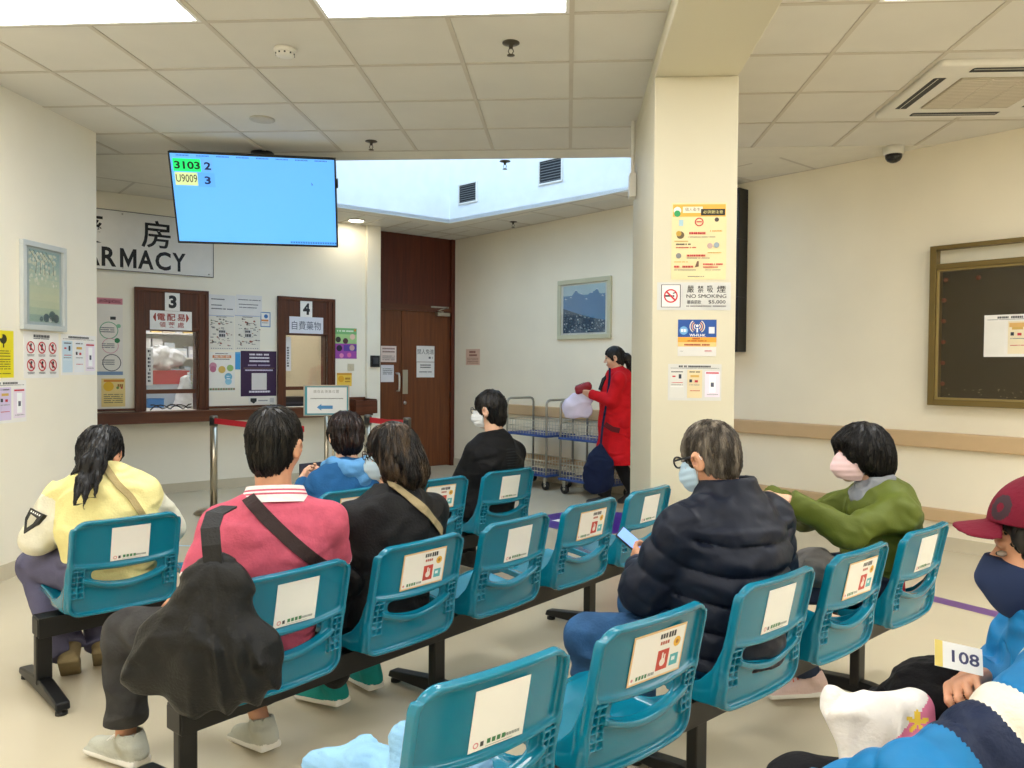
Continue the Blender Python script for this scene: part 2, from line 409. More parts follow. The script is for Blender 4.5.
        for _ in range(smooth):
            su = np.zeros_like(P); c = np.zeros(len(P))
            for a, b in ((0,1),(1,2),(2,3),(3,0)):
                np.add.at(su, F[:,a], P[F[:,b]]); np.add.at(su, F[:,b], P[F[:,a]]); np.add.at(c, F[:,a], 1); np.add.at(c, F[:,b], 1)
            P = P*.5+.5*su/np.maximum(c, 1)[:,None]
        return P, F
def mesh_obj(name, P, F, mats, parent=None, mfn=None, loc=None, mw=None):
    me = bpy.data.meshes.new(name); me.vertices.add(len(P)); me.vertices.foreach_set('co', np.asarray(P, np.float32).ravel())
    me.loops.add(len(F)*4); me.loops.foreach_set('vertex_index', np.asarray(F, np.int32).ravel())
    me.polygons.add(len(F)); me.polygons.foreach_set('loop_start', np.arange(len(F), dtype=np.int32)*4); me.polygons.foreach_set('loop_total', np.full(len(F), 4, np.int32))
    for m in mats: me.materials.append(MATS[m] if isinstance(m, str) else m)
    if mfn is not None:
        c = P[F].mean(1); me.polygons.foreach_set('material_index', np.asarray(mfn(c[:,0], c[:,1], c[:,2]), np.int32))
    me.polygons.foreach_set('use_smooth', np.ones(len(F), bool)); me.update(calc_edges=True); me.validate()
    o = bpy.data.objects.new(name, me); COL.objects.link(o)
    if parent: o.parent = parent
    if loc is not None: o.location = loc
    if mw is not None: o.matrix_world = mw
    return o
def sdf_obj(s, name, mats, parent=None, mfn=None, smooth=1, **kw):
    P, F = s.mesh(smooth); return mesh_obj(name, P, F, mats if isinstance(mats, list) else [mats], parent, mfn, **kw)
def decimate(o, ratio):
    m = o.modifiers.new('d', 'DECIMATE'); m.ratio = ratio

# ------------------------------------------------------------------ ceiling fixtures
LIT = mat('diffuser_lit', '#fbfdff', .6, emit=PANEL_E)
def ceiling_light(x0, x1, y0, y1, label):
    t = empty('ceiling_light', ((x0+x1)/2, (y0+y1)/2, CEIL)); w, d = (x1-x0)/2-.012, (y1-y0)/2-.012
    tag(t, label, 'ceiling light', 'recessed ceiling light panels')
    m = MB(); e = .018
    for a in ((-w,w,-d,-d+e),(-w,w,d-e,d),(-w,-w+e,-d+e,d-e),(w-e,w,-d+e,d-e)): m.box(*a, -.008, .0, WHITE)
    m.build('frame', t)
    m = MB(); m.box(-w+e, w-e, -d+e, d-e, -.005, -.001, LIT); m.build('diffuser', t)
ceiling_light(-2.995, -1.795, 3.2, 3.8, 'lit white ceiling light panel at the left corner of the ceiling')
ceiling_light(-1.195, .005, 3.2, 3.8, 'lit white ceiling light panel in the middle, left of the beam')
ceiling_light(1.39, 2.59, 3.16, 3.76, 'lit white ceiling light panel right of the beam above the seats')
for i, y0 in enumerate((.8, -1.6)):
    for j, x0 in enumerate((-2.995, -1.195, 1.39, 3.19)):
        ceiling_light(x0, x0+1.2, y0, y0+.6, 'lit white ceiling light panel of the rows over the nearer seats')
ceiling_light(3.19, 4.39, 3.16, 3.76, 'lit white ceiling light panel near the right wall')
for i, (px, py, col, lab) in enumerate(((-2.47, 9.06, 6, 'round lit downlight in the ceiling above hatch four'), (-4.6, 6.75, 6, 'added round lamp in the ceiling, unseen behind the left wall corner'))):  # the second lamp is added, out of view behind the left wall
    t = empty('downlight', (px, py, CEIL-.004)); tag(t, lab, 'downlight')
    m = MB(); m.lathe([(.11,0),(.11,-.008),(.085,-.012),(.08,-.004)], WHITE); m.build('rim', t)
    m = MB(); m.lathe([(.08,-.006),(.05,-.012),(.001,-.013)], mat('lamp_lit', '#fff6e0', .5, emit=(30 if i < 2 else 1.5))); m.build('lens', t)
def sprinkler(x, y, lab, z=CEIL):
    t = empty('sprinkler', (x, y, z)); tag(t, lab, 'sprinkler')
    m = MB(); m.lathe([(.045,0),(.045,-.004),(.03,-.008),(.012,-.012),(.010,-.03)], mat('brass_dark', '#5d564a', .35, .9)); m.build('escutcheon', t)
    m = MB(); m.tube([(-.008,0,-.03),(-.014,0,-.045),(-.004,0,-.062)], .0025, 'brass_dark', 6); m.tube([(.008,0,-.03),(.014,0,-.045),(.004,0,-.062)], .0025, 'brass_dark', 6)
    m.lathe([(.004,-.06),(.02,-.064),(.02,-.067),(.004,-.068)], 'brass_dark', n=14); m.build('sprinkler_head', t)
sprinkler(-.31, 4.13, 'sprinkler on the ceiling tile nearest the middle light panel')
sprinkler(-1.49, 5.88, 'sprinkler on the ceiling right behind the hanging screen')
sprinkler(-.53, 6.5, 'sprinkler at the near edge of the skylight well', CEIL+.001)
sprinkler(-.65, 9.22, 'sprinkler beyond the skylight well above the wall with the mountain picture')
t = empty('smoke_detector', (-1.52, 4.15, CEIL)); tag(t, 'white round smoke detector on the ceiling between two light panels', 'smoke detector')
m = MB(); m.lathe([(.06,0),(.06,-.012),(.05,-.02)], PLASTW); m.build('base', t)
m = MB(); m.lathe([(.05,-.018),(.048,-.035),(.03,-.042),(.001,-.044)], PLASTW)
for k in range(10):
    a = k*PI/5; m.box(.047*math.cos(a)-.004, .047*math.cos(a)+.004, .047*math.sin(a)-.004, .047*math.sin(a)+.004, -.034, -.026, BLACK)
m.build('cover', t)
m = MB(); m.lathe([(.085,0),(.085,-.006),(.07,-.01),(.001,-.011)], mat('speaker_grille', '#cfc8b8', .7, bump=.4, bscale=400)); tag(m.build('ceiling_speaker', loc=(-2.11, 5.32, CEIL)), 'flat round ceiling speaker above the hanging screen', 'ceiling speaker')
t = empty('security_camera', (2.45, 6.20, CEIL-.001)); tag(t, 'white dome security camera on the ceiling by the right wall', 'security camera')
m = MB(); m.lathe([(.075,0),(.075,-.045),(.068,-.06)], PLASTW); m.build('housing', t)
m = MB(); m.lathe([(.062,-.058),(.058,-.085),(.045,-.105),(.022,-.118),(.001,-.121)], mat('smoked_dome', '#1b1b1d', .08)); m.build('dome', t)
# cassette air conditioner
t = empty('air_conditioner', (2.48, 4.94, CEIL-.005)); tag(t, 'white square cassette air conditioner in the ceiling', 'air conditioner')
m = MB(); q = .47
sl = SDF((-.5,-.5,-.05), (.5,.5,.02), .008); sl.rbox((0,0,-.005), (q,q,.022), .02, k=0); sl.rbox((0,0,-.03), (.27,.27,.012), .004, k=0, sub=True)
for s1 in (-1, 1):
    sl.rbox((s1*.385,0,-.03), (.035,.27,.02), .01, k=0, sub=True); sl.rbox((0,s1*.385,-.03), (.27,.035,.02), .01, k=0, sub=True)
sdf_obj(sl, 'casing', [PLASTW], t)
for s1 in (-1, 1):
    m = MB(); m.box(s1*.385-.034, s1*.385+.034, -.268, .268, -.0255, -.008, BLACK); m.box(s1*.392-.002, s1*.392+.002, -.26, .26, -.0268, -.0255, PLASTW); m.build('air_slot', t)
    m = MB(); m.box(-.268, .268, s1*.385-.034, s1*.385+.034, -.0255, -.008, BLACK); m.box(-.26, .26, s1*.392-.002, s1*.392+.002, -.0268, -.0255, PLASTW); m.build('air_slot', t)
m = MB(); m.box(-.262, .262, -.262, .262, -.03, -.018, mat('intake', '#c3b8a2', .7))
for k in range(-9, 10): m.box(-.255, .255, k*.026-.004, k*.026+.004, -.033, -.03, mat('intake_rib', '#d8cfbd', .6))
m.box(-.09, -.083, -.255, .255, -.034, -.03, 'intake_rib'); m.box(.083, .09, -.255, .255, -.034, -.03, 'intake_rib'); m.build('intake_grille', t)
# well grilles
for u0, u1, z0, z1, lab in ((.164,.478,3.216,3.455,'small dark louvred vent on the skylight well wall'),(1.414,1.748,3.25,3.515,'larger louvred vent on the skylight well, nearer the pillar')):
    t = empty('air_vent', mw=frame(CX, CY, a2, (u0+u1)/2, (z0+z1)/2)); tag(t, lab, 'air vent'); w, h = (u1-u0)/2, (z1-z0)/2
    m = MB(); e = .018
    for a in ((-w,w,-h,-h+e),(-w,w,h-e,h),(-w,-w+e,-h+e,h-e),(w-e,w,-h+e,h-e)): m.box(a[0],a[1],-.015,0,a[2],a[3], PLASTW)
    m.build('frame', t)
    m = MB(); m.box(-w+e, w-e, -.003, 0, -h+e, h-e, BLACK)
    nl = 8
    for k in range(nl):
        z = -h+e+(k+.5)*(2*h-2*e)/nl; m.add([(-w+e,-.012,z-.007),(w-e,-.012,z-.007),(w-e,-.003,z+.004),(-w+e,-.003,z+.004)], [(0,1,2,3)], mat('louvre', '#6d6a66', .5))
    m.build('louvres', t)

# ------------------------------------------------------------------ hanging screen
cy, sy, ct, st = math.cos(.2169), math.sin(.2169), math.cos(.4184), math.sin(.4184)
Rv = Vector((cy, sy, 0)); Nv = Vector((sy, -cy, 0)); Uv = Vector((0,0,1))*ct+Nv*st; Yv = Uv.cross(Rv)
TM = Matrix(((Rv.x,Yv.x,Uv.x,-2.423),(Rv.y,Yv.y,Uv.y,5.99),(Rv.z,Yv.z,Uv.z,2.611),(0,0,0,1)))
t = empty('queue_screen', mw=TM); tag(t, 'wide blue queue number screen hanging from the ceiling', 'screen')
w, h = 1.226/2, .70/2
m = MB(); m.box(-w, w, 0, .045, -h, h, mat('tv_black', '#0c0c10', .35)); m.box(-w*.6, w*.6, .045, .075, -h*.6, h*.6, 'tv_black')
e = .012
for a in ((-w,w,-h,-h+e*1.4),(-w,w,h-e,h),(-w,-w+e,-h+e,h-e),(w-e,w,-h+e,h-e)): m.box(a[0],a[1],-.006,0,a[2],a[3], 'tv_black')
m.box(w, w+.012, .0, .04, h*.35, h*.55, 'tv_black')
m.build('casing', t, bevel=.003)
m = MB(); X = lambda a: -w+a*2*w; Zz = lambda b: h-b*2*h
SC = mat('screen_blue', '#5aa6f2', .3, emit=.52)
m.box(-w+e, w-e, -.001, .001, -h+e*1.4, h-e, SC)
def sq(a, b, c, d, col, y): m.quad(X(a), X(c), Zz(d), Zz(b), y, pc(col, .5))
sq(.022,.07,.185,.205,'#19e072',-.0015); sq(.19,.07,.255,.205,'#62a4ee',-.0015); sq(.026,.215,.160,.355,'#c4d49a',-.0015); sq(.16,.215,.262,.365,'#569eec',-.0016)
add_text(m, '3103', X(.030), X(.180), Zz(.18), Zz(.098), -.002, pc('#08301a'), .03)
add_text(m, '2', X(.205), X(.245), Zz(.18), Zz(.098), -.002, pc('#10246e'), .03)
add_text(m, 'U9009', X(.032), X(.156), Zz(.32), Zz(.238), -.002, pc('#20281c'))
add_text(m, '3', X(.20), X(.237), Zz(.335), Zz(.25), -.0021, pc('#12337e'), .03)
for k in range(8):
    a = .045+k*.118; x = a
    while x < a+.075: sq(x, .03, x+.006, .043, '#2f5f9e', -.0015); x += .0085
x = .70
while x < .985: sq(x, .942, x+.012, .966, '#2f6db0', -.0015); x += .0155
m.add([(X(.845),-.0016,Zz(.27)),(X(.857),-.0016,Zz(.30)),(X(.85),-.0016,Zz(.302)),(X(.848),-.0016,Zz(.312))], [(0,1,2,3)], pc('#3a5a90', .5))
m.build('display', t)
t2 = MB(); t2.tube([(-2.44,6.16,CEIL-.002),(-2.44,6.16,2.62)], .022, 'tv_black'); t2.lathe([(.09,0),(.09,-.012),(.03,-.02)], 'tv_black', (-2.44,6.16,CEIL)); t2.box(-2.55,-2.33,6.03,6.19,2.60,2.64,'tv_black')
o = t2.build('ceiling_mount'); o.parent = t; o.matrix_parent_inverse = TM.inverted()

# ------------------------------------------------------------------ posters and pictures, left wall
A = lambda *k: printed(*k[:-1], **k[-1])
RED, DK, BL = '#c8323c', '#33343a', '#3d7cc0'
t = empty('framed_picture', mw=LWf(4.756, 1.557)); tag(t, 'pale silver framed blossom and lake print on the left wall', 'picture')
w, h = .436, .57
m = MB(); e = .035
for a in ((0,w,0,e),(0,w,h-e,h),(0,e,e,h-e),(w-e,w,e,h-e)): m.box(a[0],a[1],-.03,0,a[2],a[3], mat('silver_frame', '#ccd0cc', .35, .1))
m.build('frame', t, bevel=.004)
m = MB(); m.box(e, w-e, -.012, 0, e, h-e, pc('#a9b8bb')); a0, a1_, b0, b1 = .078, .378, .055, .52
nb = 10
skies = ['#8fb0b2','#98b6b3','#a3bcb2','#afc3b0','#bcc9ae','#c5cdac','#c9ceab','#c2caa8','#aebfa2','#8faa9a']
for k in range(nb): m.quad(a0, a1_, b1-(b1-b0)*(k+1)/nb, b1-(b1-b0)*k/nb, -.013, pc(skies[k]))
for k in range(130):
    x = a0+(a1_-a0)*rng.random()**1.2*.9; z = b1-(.02+rng.random()**1.5*.2); m.disc(x, z, rng.uniform(.005,.013), -.0135-rng.random()*.001, pc(rng.choice(['#dfe0d0','#d2d5bf','#c2c9ae'])), 7)
for k in range(5): m.tube([(a0+.04*k,-.014,b1-.005),(a0+.07+.04*k,-.014,b1-.07),(a0+.06+.045*k,-.014,b1-.15)], .0018, pc('#5d6a50'), 5)
for (x, z, r, c) in ((.24,.085,.03,'#274a52'),(.30,.10,.035,'#31575a'),(.34,.085,.03,'#20424a'),(.19,.075,.018,'#3c6266'),(.28,.075,.018,'#dfe4dc')): m.disc(x, z, r, -.015, pc(c), 9)
m.build('artwork', t)
m = MB(); m.box(e, w-e, -.024, -.022, e, h-e, GLASS); m.build('glazing', t)
printed('notice', LWf, 4.405, 4.702, 1.251, 1.542, [('c',.5,.16,.12,'#2b2a10'),('c',.70,.18,.10,'#2b2a10'),('c',.62,.12,.05,'#e9d71c'),('r',.68,.26,.72,.36,'#2b2a10')]+[('l',.1,y,.9,y+.022,'#6b6310') for y in (.42,.47,.53,.60,.65,.70,.75,.80,.9)], '#ecdc1e', label='yellow notice with a black drawing at the left edge, left wall')
it = [('t',.27,.06,.73,.125,'病房人员須知'[2:]+'須',DK), ('l',.27,.135,.73,.155,DK)]
it = [('l',.27,.06,.73,.12,DK), ('l',.27,.135,.73,.155,DK)]
for r_ in range(2):
    for c_ in range(3):
        x = .19+.31*c_; y_ = .34+.38*r_; it += [('r',x-.025,y_-.055,x+.025,y_+.06,'#2b2b30'),('c',x+.01,y_-.06,.025,'#2b2b30'),('no',x,y_,.115,RED),('l',x-.1,y_+.15,x+.1,y_+.165,'#777777'),('l',x-.09,y_+.175,x+.09,y_+.19,'#777777')]
printed('prohibition_sign', LWf, 4.793, 5.139, 1.245, 1.547, it, label='white sign with six red prohibition rings under the blossom picture', cat='sign')
def info(c1, c2):
    return [('l',.2,.04,.8,.09,DK),('l',.05,.105,.95,.12,'#777777'),('r',.03,.16,.31,.93,c1),('r',.36,.16,.64,.93,c2),('r',.69,.2,.97,.9,'#efe3ee'),
            ('r',.71,.22,.95,.26,RED),('l',.06,.2,.28,.23,DK),('r',.2,.28,.25,.4,'#333a44'),('r',.08,.32,.14,.36,RED),('l',.06,.5,.28,.52,RED),('l',.06,.56,.28,.58,'#888888'),('r',.05,.62,.29,.63,'#ffffff'),
            ('l',.4,.2,.6,.23,DK),('r',.42,.3,.58,.36,'#d8b05c'),('r',.4,.42,.45,.5,'#333a44'),('r',.5,.44,.56,.5,RED),('l',.4,.56,.6,.58,'#888888'),('l',.4,.72,.6,.74,RED),
            ('r',.77,.3,.89,.78,'#ffffff'),('r',.8,.5,.86,.62,'#555566'),('l',.72,.82,.94,.84,'#888888')]
printed('information_poster', LWf, 5.166, 5.56, 1.26, 1.543, info('#cfe3ee','#eef0f2'), label='white and pale blue information poster at the corner edge of the left wall')
printed('information_poster', LWf, 4.43, 4.814, .970, 1.234, info('#d9cfe6','#dccdea'), label='white and lilac information poster, lowest on the left wall')

# ------------------------------------------------------------------ pharmacy wall
t = empty('name_board', mw=PWf(-.58, 2.262)); tag(t, 'white PHARMACY name board above the hatches', 'sign'); w, h = 1.70, .593
# the board is level on the wall
m = MB(); m.box(0, w, -.012, 0, 0, h, mat('board_white', '#e7e5e0', .35)); 
for a in ((0,w,0,.006),(0,w,h-.006,h),(0,.006,0,h),(w-.006,w,0,h)): m.box(a[0],a[1],-.016,0,a[2],a[3], mat('board_edge', '#6d6a66', .4, .6))
m.build('panel', t)
for x in (.05, w/2-.04, w-.05):
    for z in (.03, h-.03): m = MB(); m.tube([(x,-.012,z),(x,-.017,z)], .008, STEEL, 10); m.build('screw', t)
m = MB()
for k, ch in enumerate('PHARMACY'):
    x = .621+.165*(k-3); a, b = x, x+(.150 if ch in 'AC' else .132); z0, z1 = .035, .225
    if ch == 'M':
        b = x+.152; e = .031; mid = (a+b)/2
        m.quad(a, a+e, z0, z1, -.0135, BLACK); m.quad(b-e, b, z0, z1, -.0135, BLACK)
        m.add([(a+e,-.0135,z1),(a+e,-.0135,z1-.075),(mid,-.0135,z0),(mid,-.0135,z0+.085)], [(0,1,2,3)], BLACK); m.add([(b-e,-.0135,z1),(b-e,-.0135,z1-.075),(mid,-.0135,z0),(mid,-.0135,z0+.085)], [(3,2,1,0)], BLACK)
    else: add_text(m, ch, a, b, z0, z1, -.0135, BLACK, .026)
m.build('latin_lettering', t)
for ch, a in (('房', .985), ('藥', .36)): m = MB(); add_text(m, ch, a, a+.28, .255, .535, -.0135, BLACK, .012); m.build('chinese_lettering', t)

def hatch(name, u0, u1, z1, o0, o1, ot, sash0, sash1, lab):
    t = empty(name, mw=PWf((o0+o1)/2, OPZ)); tag(t, lab, 'hatch window'); c = (o0+o1)/2; Zf = lambda z: z-OPZ
    m = MB(); m.box(u0-c, o0-c, -.03, 0, 0, Zf(z1), WOODD); m.box(o1-c, u1-c, -.03, 0, 0, Zf(z1), WOODD); m.box(o0-c, o1-c, -.022, 0, Zf(ot), Zf(z1), WOODD)
    for a in ((u0-c, u0-c+.035), (u1-c-.035, u1-c)): m.box(a[0], a[1], -.042, -.03, 0, Zf(z1), WOODD)
    m.box(u0-c, u1-c, -.042, -.022, Zf(z1)-.035, Zf(z1), WOODH)
    m.box(o0-c, o0-c+.02, 0, .12, 0, Zf(ot), WOODD); m.box(o1-c-.02, o1-c, 0, .12, 0, Zf(ot), WOODD); m.box(o0-c, o1-c, 0, .12, Zf(ot)-.02, Zf(ot), WOODH); m.box(o0-c, o1-c, -.03, 0, Zf(ot)-.012, Zf(ot)+.012, WOODH)
    m.build('frame', t, bevel=.003)
    m = MB(); m.box(o0-c+.02, o1-c-.02, .02, .05, Zf(sash0), Zf(sash1), WOODH); m.build('sash_rail', t)
    m = MB(); m.box(o0-c+.02, o1-c-.02, .032, .038, Zf(sash1), Zf(ot)-.02, GLASS); m.build('glass_pane', t)
    return t
hatch('service_hatch', .337, 1.062, 2.113, .43, .963, 1.70, 1.034, 1.077, 'left brown wooden pharmacy hatch, with a red basket behind its glass')
hatch('service_hatch', 1.822, 2.518, 2.112, 1.91, 2.43, 1.70, 1.052, 1.092, 'right brown wooden pharmacy hatch, nearer the wooden doors')
o = printed('number_sign', PWf, .623, .769, 1.887, 2.072, [('t',.25,.14,.78,.86,'3','#1c1c20',.05)], y=-.03, label='white number 3 sign above the left hatch', cat='sign')
o = printed('number_sign', PWf, 2.086, 2.231, 1.889, 2.072, [('t',.22,.14,.80,.86,'4','#1c1c20',.05)], y=-.03, label='white number 4 sign above the right hatch', cat='sign')
printed('hatch_sign', PWf, .478, .889, 1.690, 1.885, [('p',[(.07,.35),(.12,.14),(.14,.14),(.14,.56),(.12,.56)],'#a33a2a'),('p',[(.93,.35),(.88,.56),(.86,.56),(.86,.14),(.88,.14)],'#a33a2a'),('t',.17,.15,.36,.52,'電','#a33a2a',.02),('t',.40,.15,.60,.52,'配','#a33a2a',.02),('t',.64,.15,.83,.52,'易','#a33a2a',.02),('t',.22,.58,.37,.87,'領','#b0463a',.01),('t',.43,.58,.59,.87,'藥','#b0463a',.01),('t',.65,.58,.81,.87,'處','#b0463a',.01)], y=-.03, label='white sign with red Chinese lettering on hatch three', cat='sign')
printed('hatch_sign', PWf, 1.956, 2.367, 1.700, 1.889, [('t',.07,.26,.93,.78,'自費藥物','#4b5468')], '#dfe0e8', y=-.03, label='pale sign with grey Chinese lettering on hatch four', cat='sign')
# counter shelf along the wall
m = MB(); m.box(-3.1, 2.93, -.20, -.001, .745, .855, WOODH); m.box(-3.1, 2.93, -.215, -.001, .842, .858, WOODH); m.box(.432, .961, -.001, .5, .80, .858, mat('counter_white', '#e9e6df', .4)); m.box(1.912, 2.428, -.001, .5, .80, .858, 'counter_white')
o = m.build('counter', mw=PWf()); tag(o, 'long dark wooden counter ledge below the pharmacy hatches', 'counter')
m = MB()
for a in ((1.062,1.822,.868,.892),): m.box(a[0],a[1],-.02,0,a[2],a[3], WOODH)
m.box(-3, .337, -.02, 0, .868, .892, WOODH); m.box(2.518, 2.93, -.02, 0, .868, .892, WOODH)
o = m.build('trim_1', mw=PWf()); structure(o)
def lines(a, b, c, d, n, col, hf=.5): return [('l', a, b+(d-b)*i/n, c, b+(d-b)*(i+hf)/n, col) for i in range(n)]
printed('notice', PWf, 1.063, 1.359, 1.873, 2.085, lines(.12,.2,.6,.3,1,DK)+lines(.1,.5,.5,.6,1,DK)+lines(.12,.68,.9,.78,1,DK), '#e6e3df', label='white sheet of short typed lines, upper left beside hatch three', group=None)
printed('notice', PWf, 1.364, 1.650, 1.880, 2.10, lines(.08,.22,.95,.3,1,DK)+lines(.1,.45,.85,.53,1,DK)+lines(.1,.6,.8,.68,1,DK), '#e6e3df', label='white typed sheet right of the first, near the top of the wall')
def collage(seed):
    q = random.Random(seed); it = [('r',0,0,1,.03,'#b9bfd2'),('l',.3,.04,.7,.06,DK)]
    for k in range(46):
        x, y = q.uniform(.04,.9), q.uniform(.1,.88); it += [('l', x, y, x+q.uniform(.04,.14), y+q.uniform(.01,.03), q.choice([DK,'#555555','#8b5a44']))]
        if k % 3 == 0: it.append(('c', x, y, q.uniform(.02,.04), q.choice(['#3a3a3a','#777766','#9b5040'])))
    for k in range(10): it.append(('r',.08+.088*k,.945,.12+.088*k,.965,'#666677'))
    return it+[('r',.38,.42,.66,.66,'#d8d4cc'),('l',.4,.44,.64,.5,DK),('l',.4,.54,.64,.62,DK)]
printed('collage_poster', PWf, 1.07, 1.34, 1.494, 1.868, collage(1), '#e9e4d6', label='left one of two posters crowded with small drawings beside hatch three', group=None)
printed('collage_poster', PWf, 1.348, 1.628, 1.499, 1.878, collage(8), '#e9e4d6', label='right one of two posters crowded with small drawings, above the purple poster')
printed('service_poster', PWf, 1.072, 1.348, 1.043, 1.472, [('l',.25,.03,.75,.05,DK),('r',.14,.08,.86,.15,'#d98a55'),('t',.2,.09,.8,.14,'電配易','#f6efe2'),('l',.2,.17,.8,.19,DK),('c',.16,.35,.14,'#c88a9a'),('c',.16,.43,.12,'#b96b84'),('c',.5,.44,.14,'#d9b45a'),('c',.82,.40,.13,'#98b86c'),('c',.75,.62,.15,'#6fb0cc'),('c',.75,.74,.13,'#8cc2d8'),('l',.68,.6,.82,.62,'#ffffff'),('l',.68,.66,.82,.68,'#ffffff'),('r',0,.90,1,.96,'#b9c1a0')]+[('c',.07+.1*i,.93,.035,'#8a4a40' if i % 2 else '#5b6a44') for i in range(10)], '#efece2', label='poster of pastel circles with an orange title, below the crowded drawings')
printed('leaflet', PWf, 1.353, 1.41, 1.285, 1.475, [('r',0,0,1,.12,'#5aa7d6')], '#3f9ad6', label='bright blue leaflet half hidden beside the purple poster', cat='leaflet')
printed('leaflet', PWf, 1.634, 1.747, 1.758, 1.924, [('r',.08,.06,.92,.94,'#f0ede6'),('c',.55,.28,.2,'#3e74b4'),('r',.08,.5,.8,.62,'#e0904a'),('l',.15,.7,.8,.74,DK)], '#5b86b8', label='small leaflet with a blue dot and orange bar, upper right of the posters', cat='leaflet')
printed('information_poster', PWf, 1.413, 1.817, .990, 1.490, lines(.24,.06,.8,.28,3,'#e9e4ee')+[('l',.2,.30,.82,.33,'#b9a8c8'),('r',.08,.375,.94,.382,'#9c7c50'),('l',.12,.41,.9,.44,'#d8d0e0'),('l',.18,.88,.82,.92,'#e9e4ee'),('r',.3,.49,.72,.86,'#ded9d4')], '#33163f', label='dark purple poster with white lettering between the two hatches')
printed('leaflet', PWf, 1.50, 1.80, .90, .985, [('p',[(.07,.2),(.3,.2),(.3,.6),(.19,.9),(.07,.6)],'#232323'),('l',.36,.45,.72,.6,'#888888'),('r',.80,.2,.96,.8,'#c9c5bd')], '#ebe6da', label='white strip with a small black crest under the purple poster', cat='leaflet')
printed('health_poster', PWf, -.02, .231, 1.227, 1.987, [('r',0,0,1,.08,'#d58a93'),('t',.1,.02,.95,.065,'藥','#7a3040'),('o',.5,.42,.34,.31,'#6fae84'),('o',.55,.62,.30,.28,'#d78a9a'),('o',.6,.84,.34,.31,'#4f4f55'),('r',.55,.24,.75,.28,'#333333'),('c',.85,.36,.08,'#8cc29a'),('c',.8,.55,.1,'#3e8a58')]+lines(.2,.38,.7,.46,3,'#777777')+lines(.25,.59,.7,.66,3,'#777777')+lines(.25,.80,.7,.88,3,'#777777')+[('r',0,.955,1,1,'#7f9ab8')], '#efe8dc', label='tall green and pink health poster left of hatch three')
printed('health_poster', PWf, .036, .252, .912, 1.192, [('c',.3,.28,.22,'#eebc2c'),('r',.1,.04,.95,.12,'#d88a2c'),('l',.55,.2,.92,.3,'#a06a20'),('c',.68,.33,.06,'#6f8c3c'),('c',.85,.33,.05,'#c8503c')]+lines(.1,.55,.9,.9,5,'#8a7a50'), '#efd489', label='small yellow cartoon poster below the tall one, left of hatch three')
printed('health_poster', PWf, 2.53, 2.815, 1.418, 1.781, [('r',0,0,1,.2,'#7ab874'),('l',.1,.07,.85,.12,'#f1f6e4'),('c',.92,.06,.05,'#d88a3a'),('r',0,.2,1,.5,'#a9d08a'),('c',.15,.38,.12,'#30302c'),('c',.48,.42,.12,'#503038'),('c',.8,.28,.12,'#e9c9b4'),('r',0,.51,1,1,'#a04aa8'),('r',.4,.55,1,.75,'#5a3e9a'),('c',.2,.66,.13,'#2c2238'),('c',.78,.64,.12,'#c8a0a0'),('c',.3,.9,.1,'#e58ab8'),('c',.65,.88,.1,'#e070a8')], '#88bb78', label='bright green and purple poster right of hatch four')
printed('health_poster', PWf, 2.557, 2.751, 1.09, 1.247, [('c',.28,.45,.2,'#e8a820'),('r',0,0,1,.15,'#d89a30'),('l',.55,.35,.9,.5,'#b07820'),('l',.55,.6,.9,.7,'#b07820')], '#f2c94e', label='small yellow cartoon poster below the wall switch by hatch four')
t = empty('wall_switch', mw=PWf(2.737, 1.316)); tag(t, 'beige square wall switch right of hatch four', 'switch')
m = MB(); m.box(-.042,.042,-.01,0,-.042,.042, mat('switch_plate', '#d2c6a8', .4)); m.build('plate', t, bevel=.003)
m = MB(); m.box(-.014,.014,-.016,-.01,-.02,.02, 'switch_plate'); m.build('rocker', t)
t = empty('card_reader', mw=PWf(3.03, 1.39, -.05)); tag(t, 'black card reader on the white pier beside the wooden doors', 'card reader')
m = MB(); m.box(-.06,.06,-.03,0,-.07,.07, BLACK); m.build('housing', t, bevel=.005)
m = MB(); m.box(-.035,.035,-.034,-.03,-.03,.045, mat('reader_face', '#3a3d44', .3)); m.build('reader_face', t)
# open dark tray at the counter end
m = MB(); a = (2.62, 2.90, -.36, -.05, .79, .93)
m.box(a[0],a[1],a[2],a[2]+.015,a[4],a[5],WOODH); m.box(a[0],a[1],a[3]-.015,a[3],a[4],a[5]+.03,WOODH); m.box(a[0],a[0]+.015,a[2]+.015,a[3]-.015,a[4],a[5]+.015,WOODH); m.box(a[1]-.015,a[1],a[2]+.015,a[3]-.015,a[4],a[5]+.015,WOODH); m.box(a[0],a[1],a[2],a[3],a[4]-.012,a[4],WOODH)
m.box(a[0]+.05,a[1]-.02,a[2]+.03,a[3]-.06,a[4],a[5]-.03,'counter_white')
tag(m.build('document_tray', mw=PWf()), 'open brown wooden tray at the right end of the pharmacy counter', 'tray')

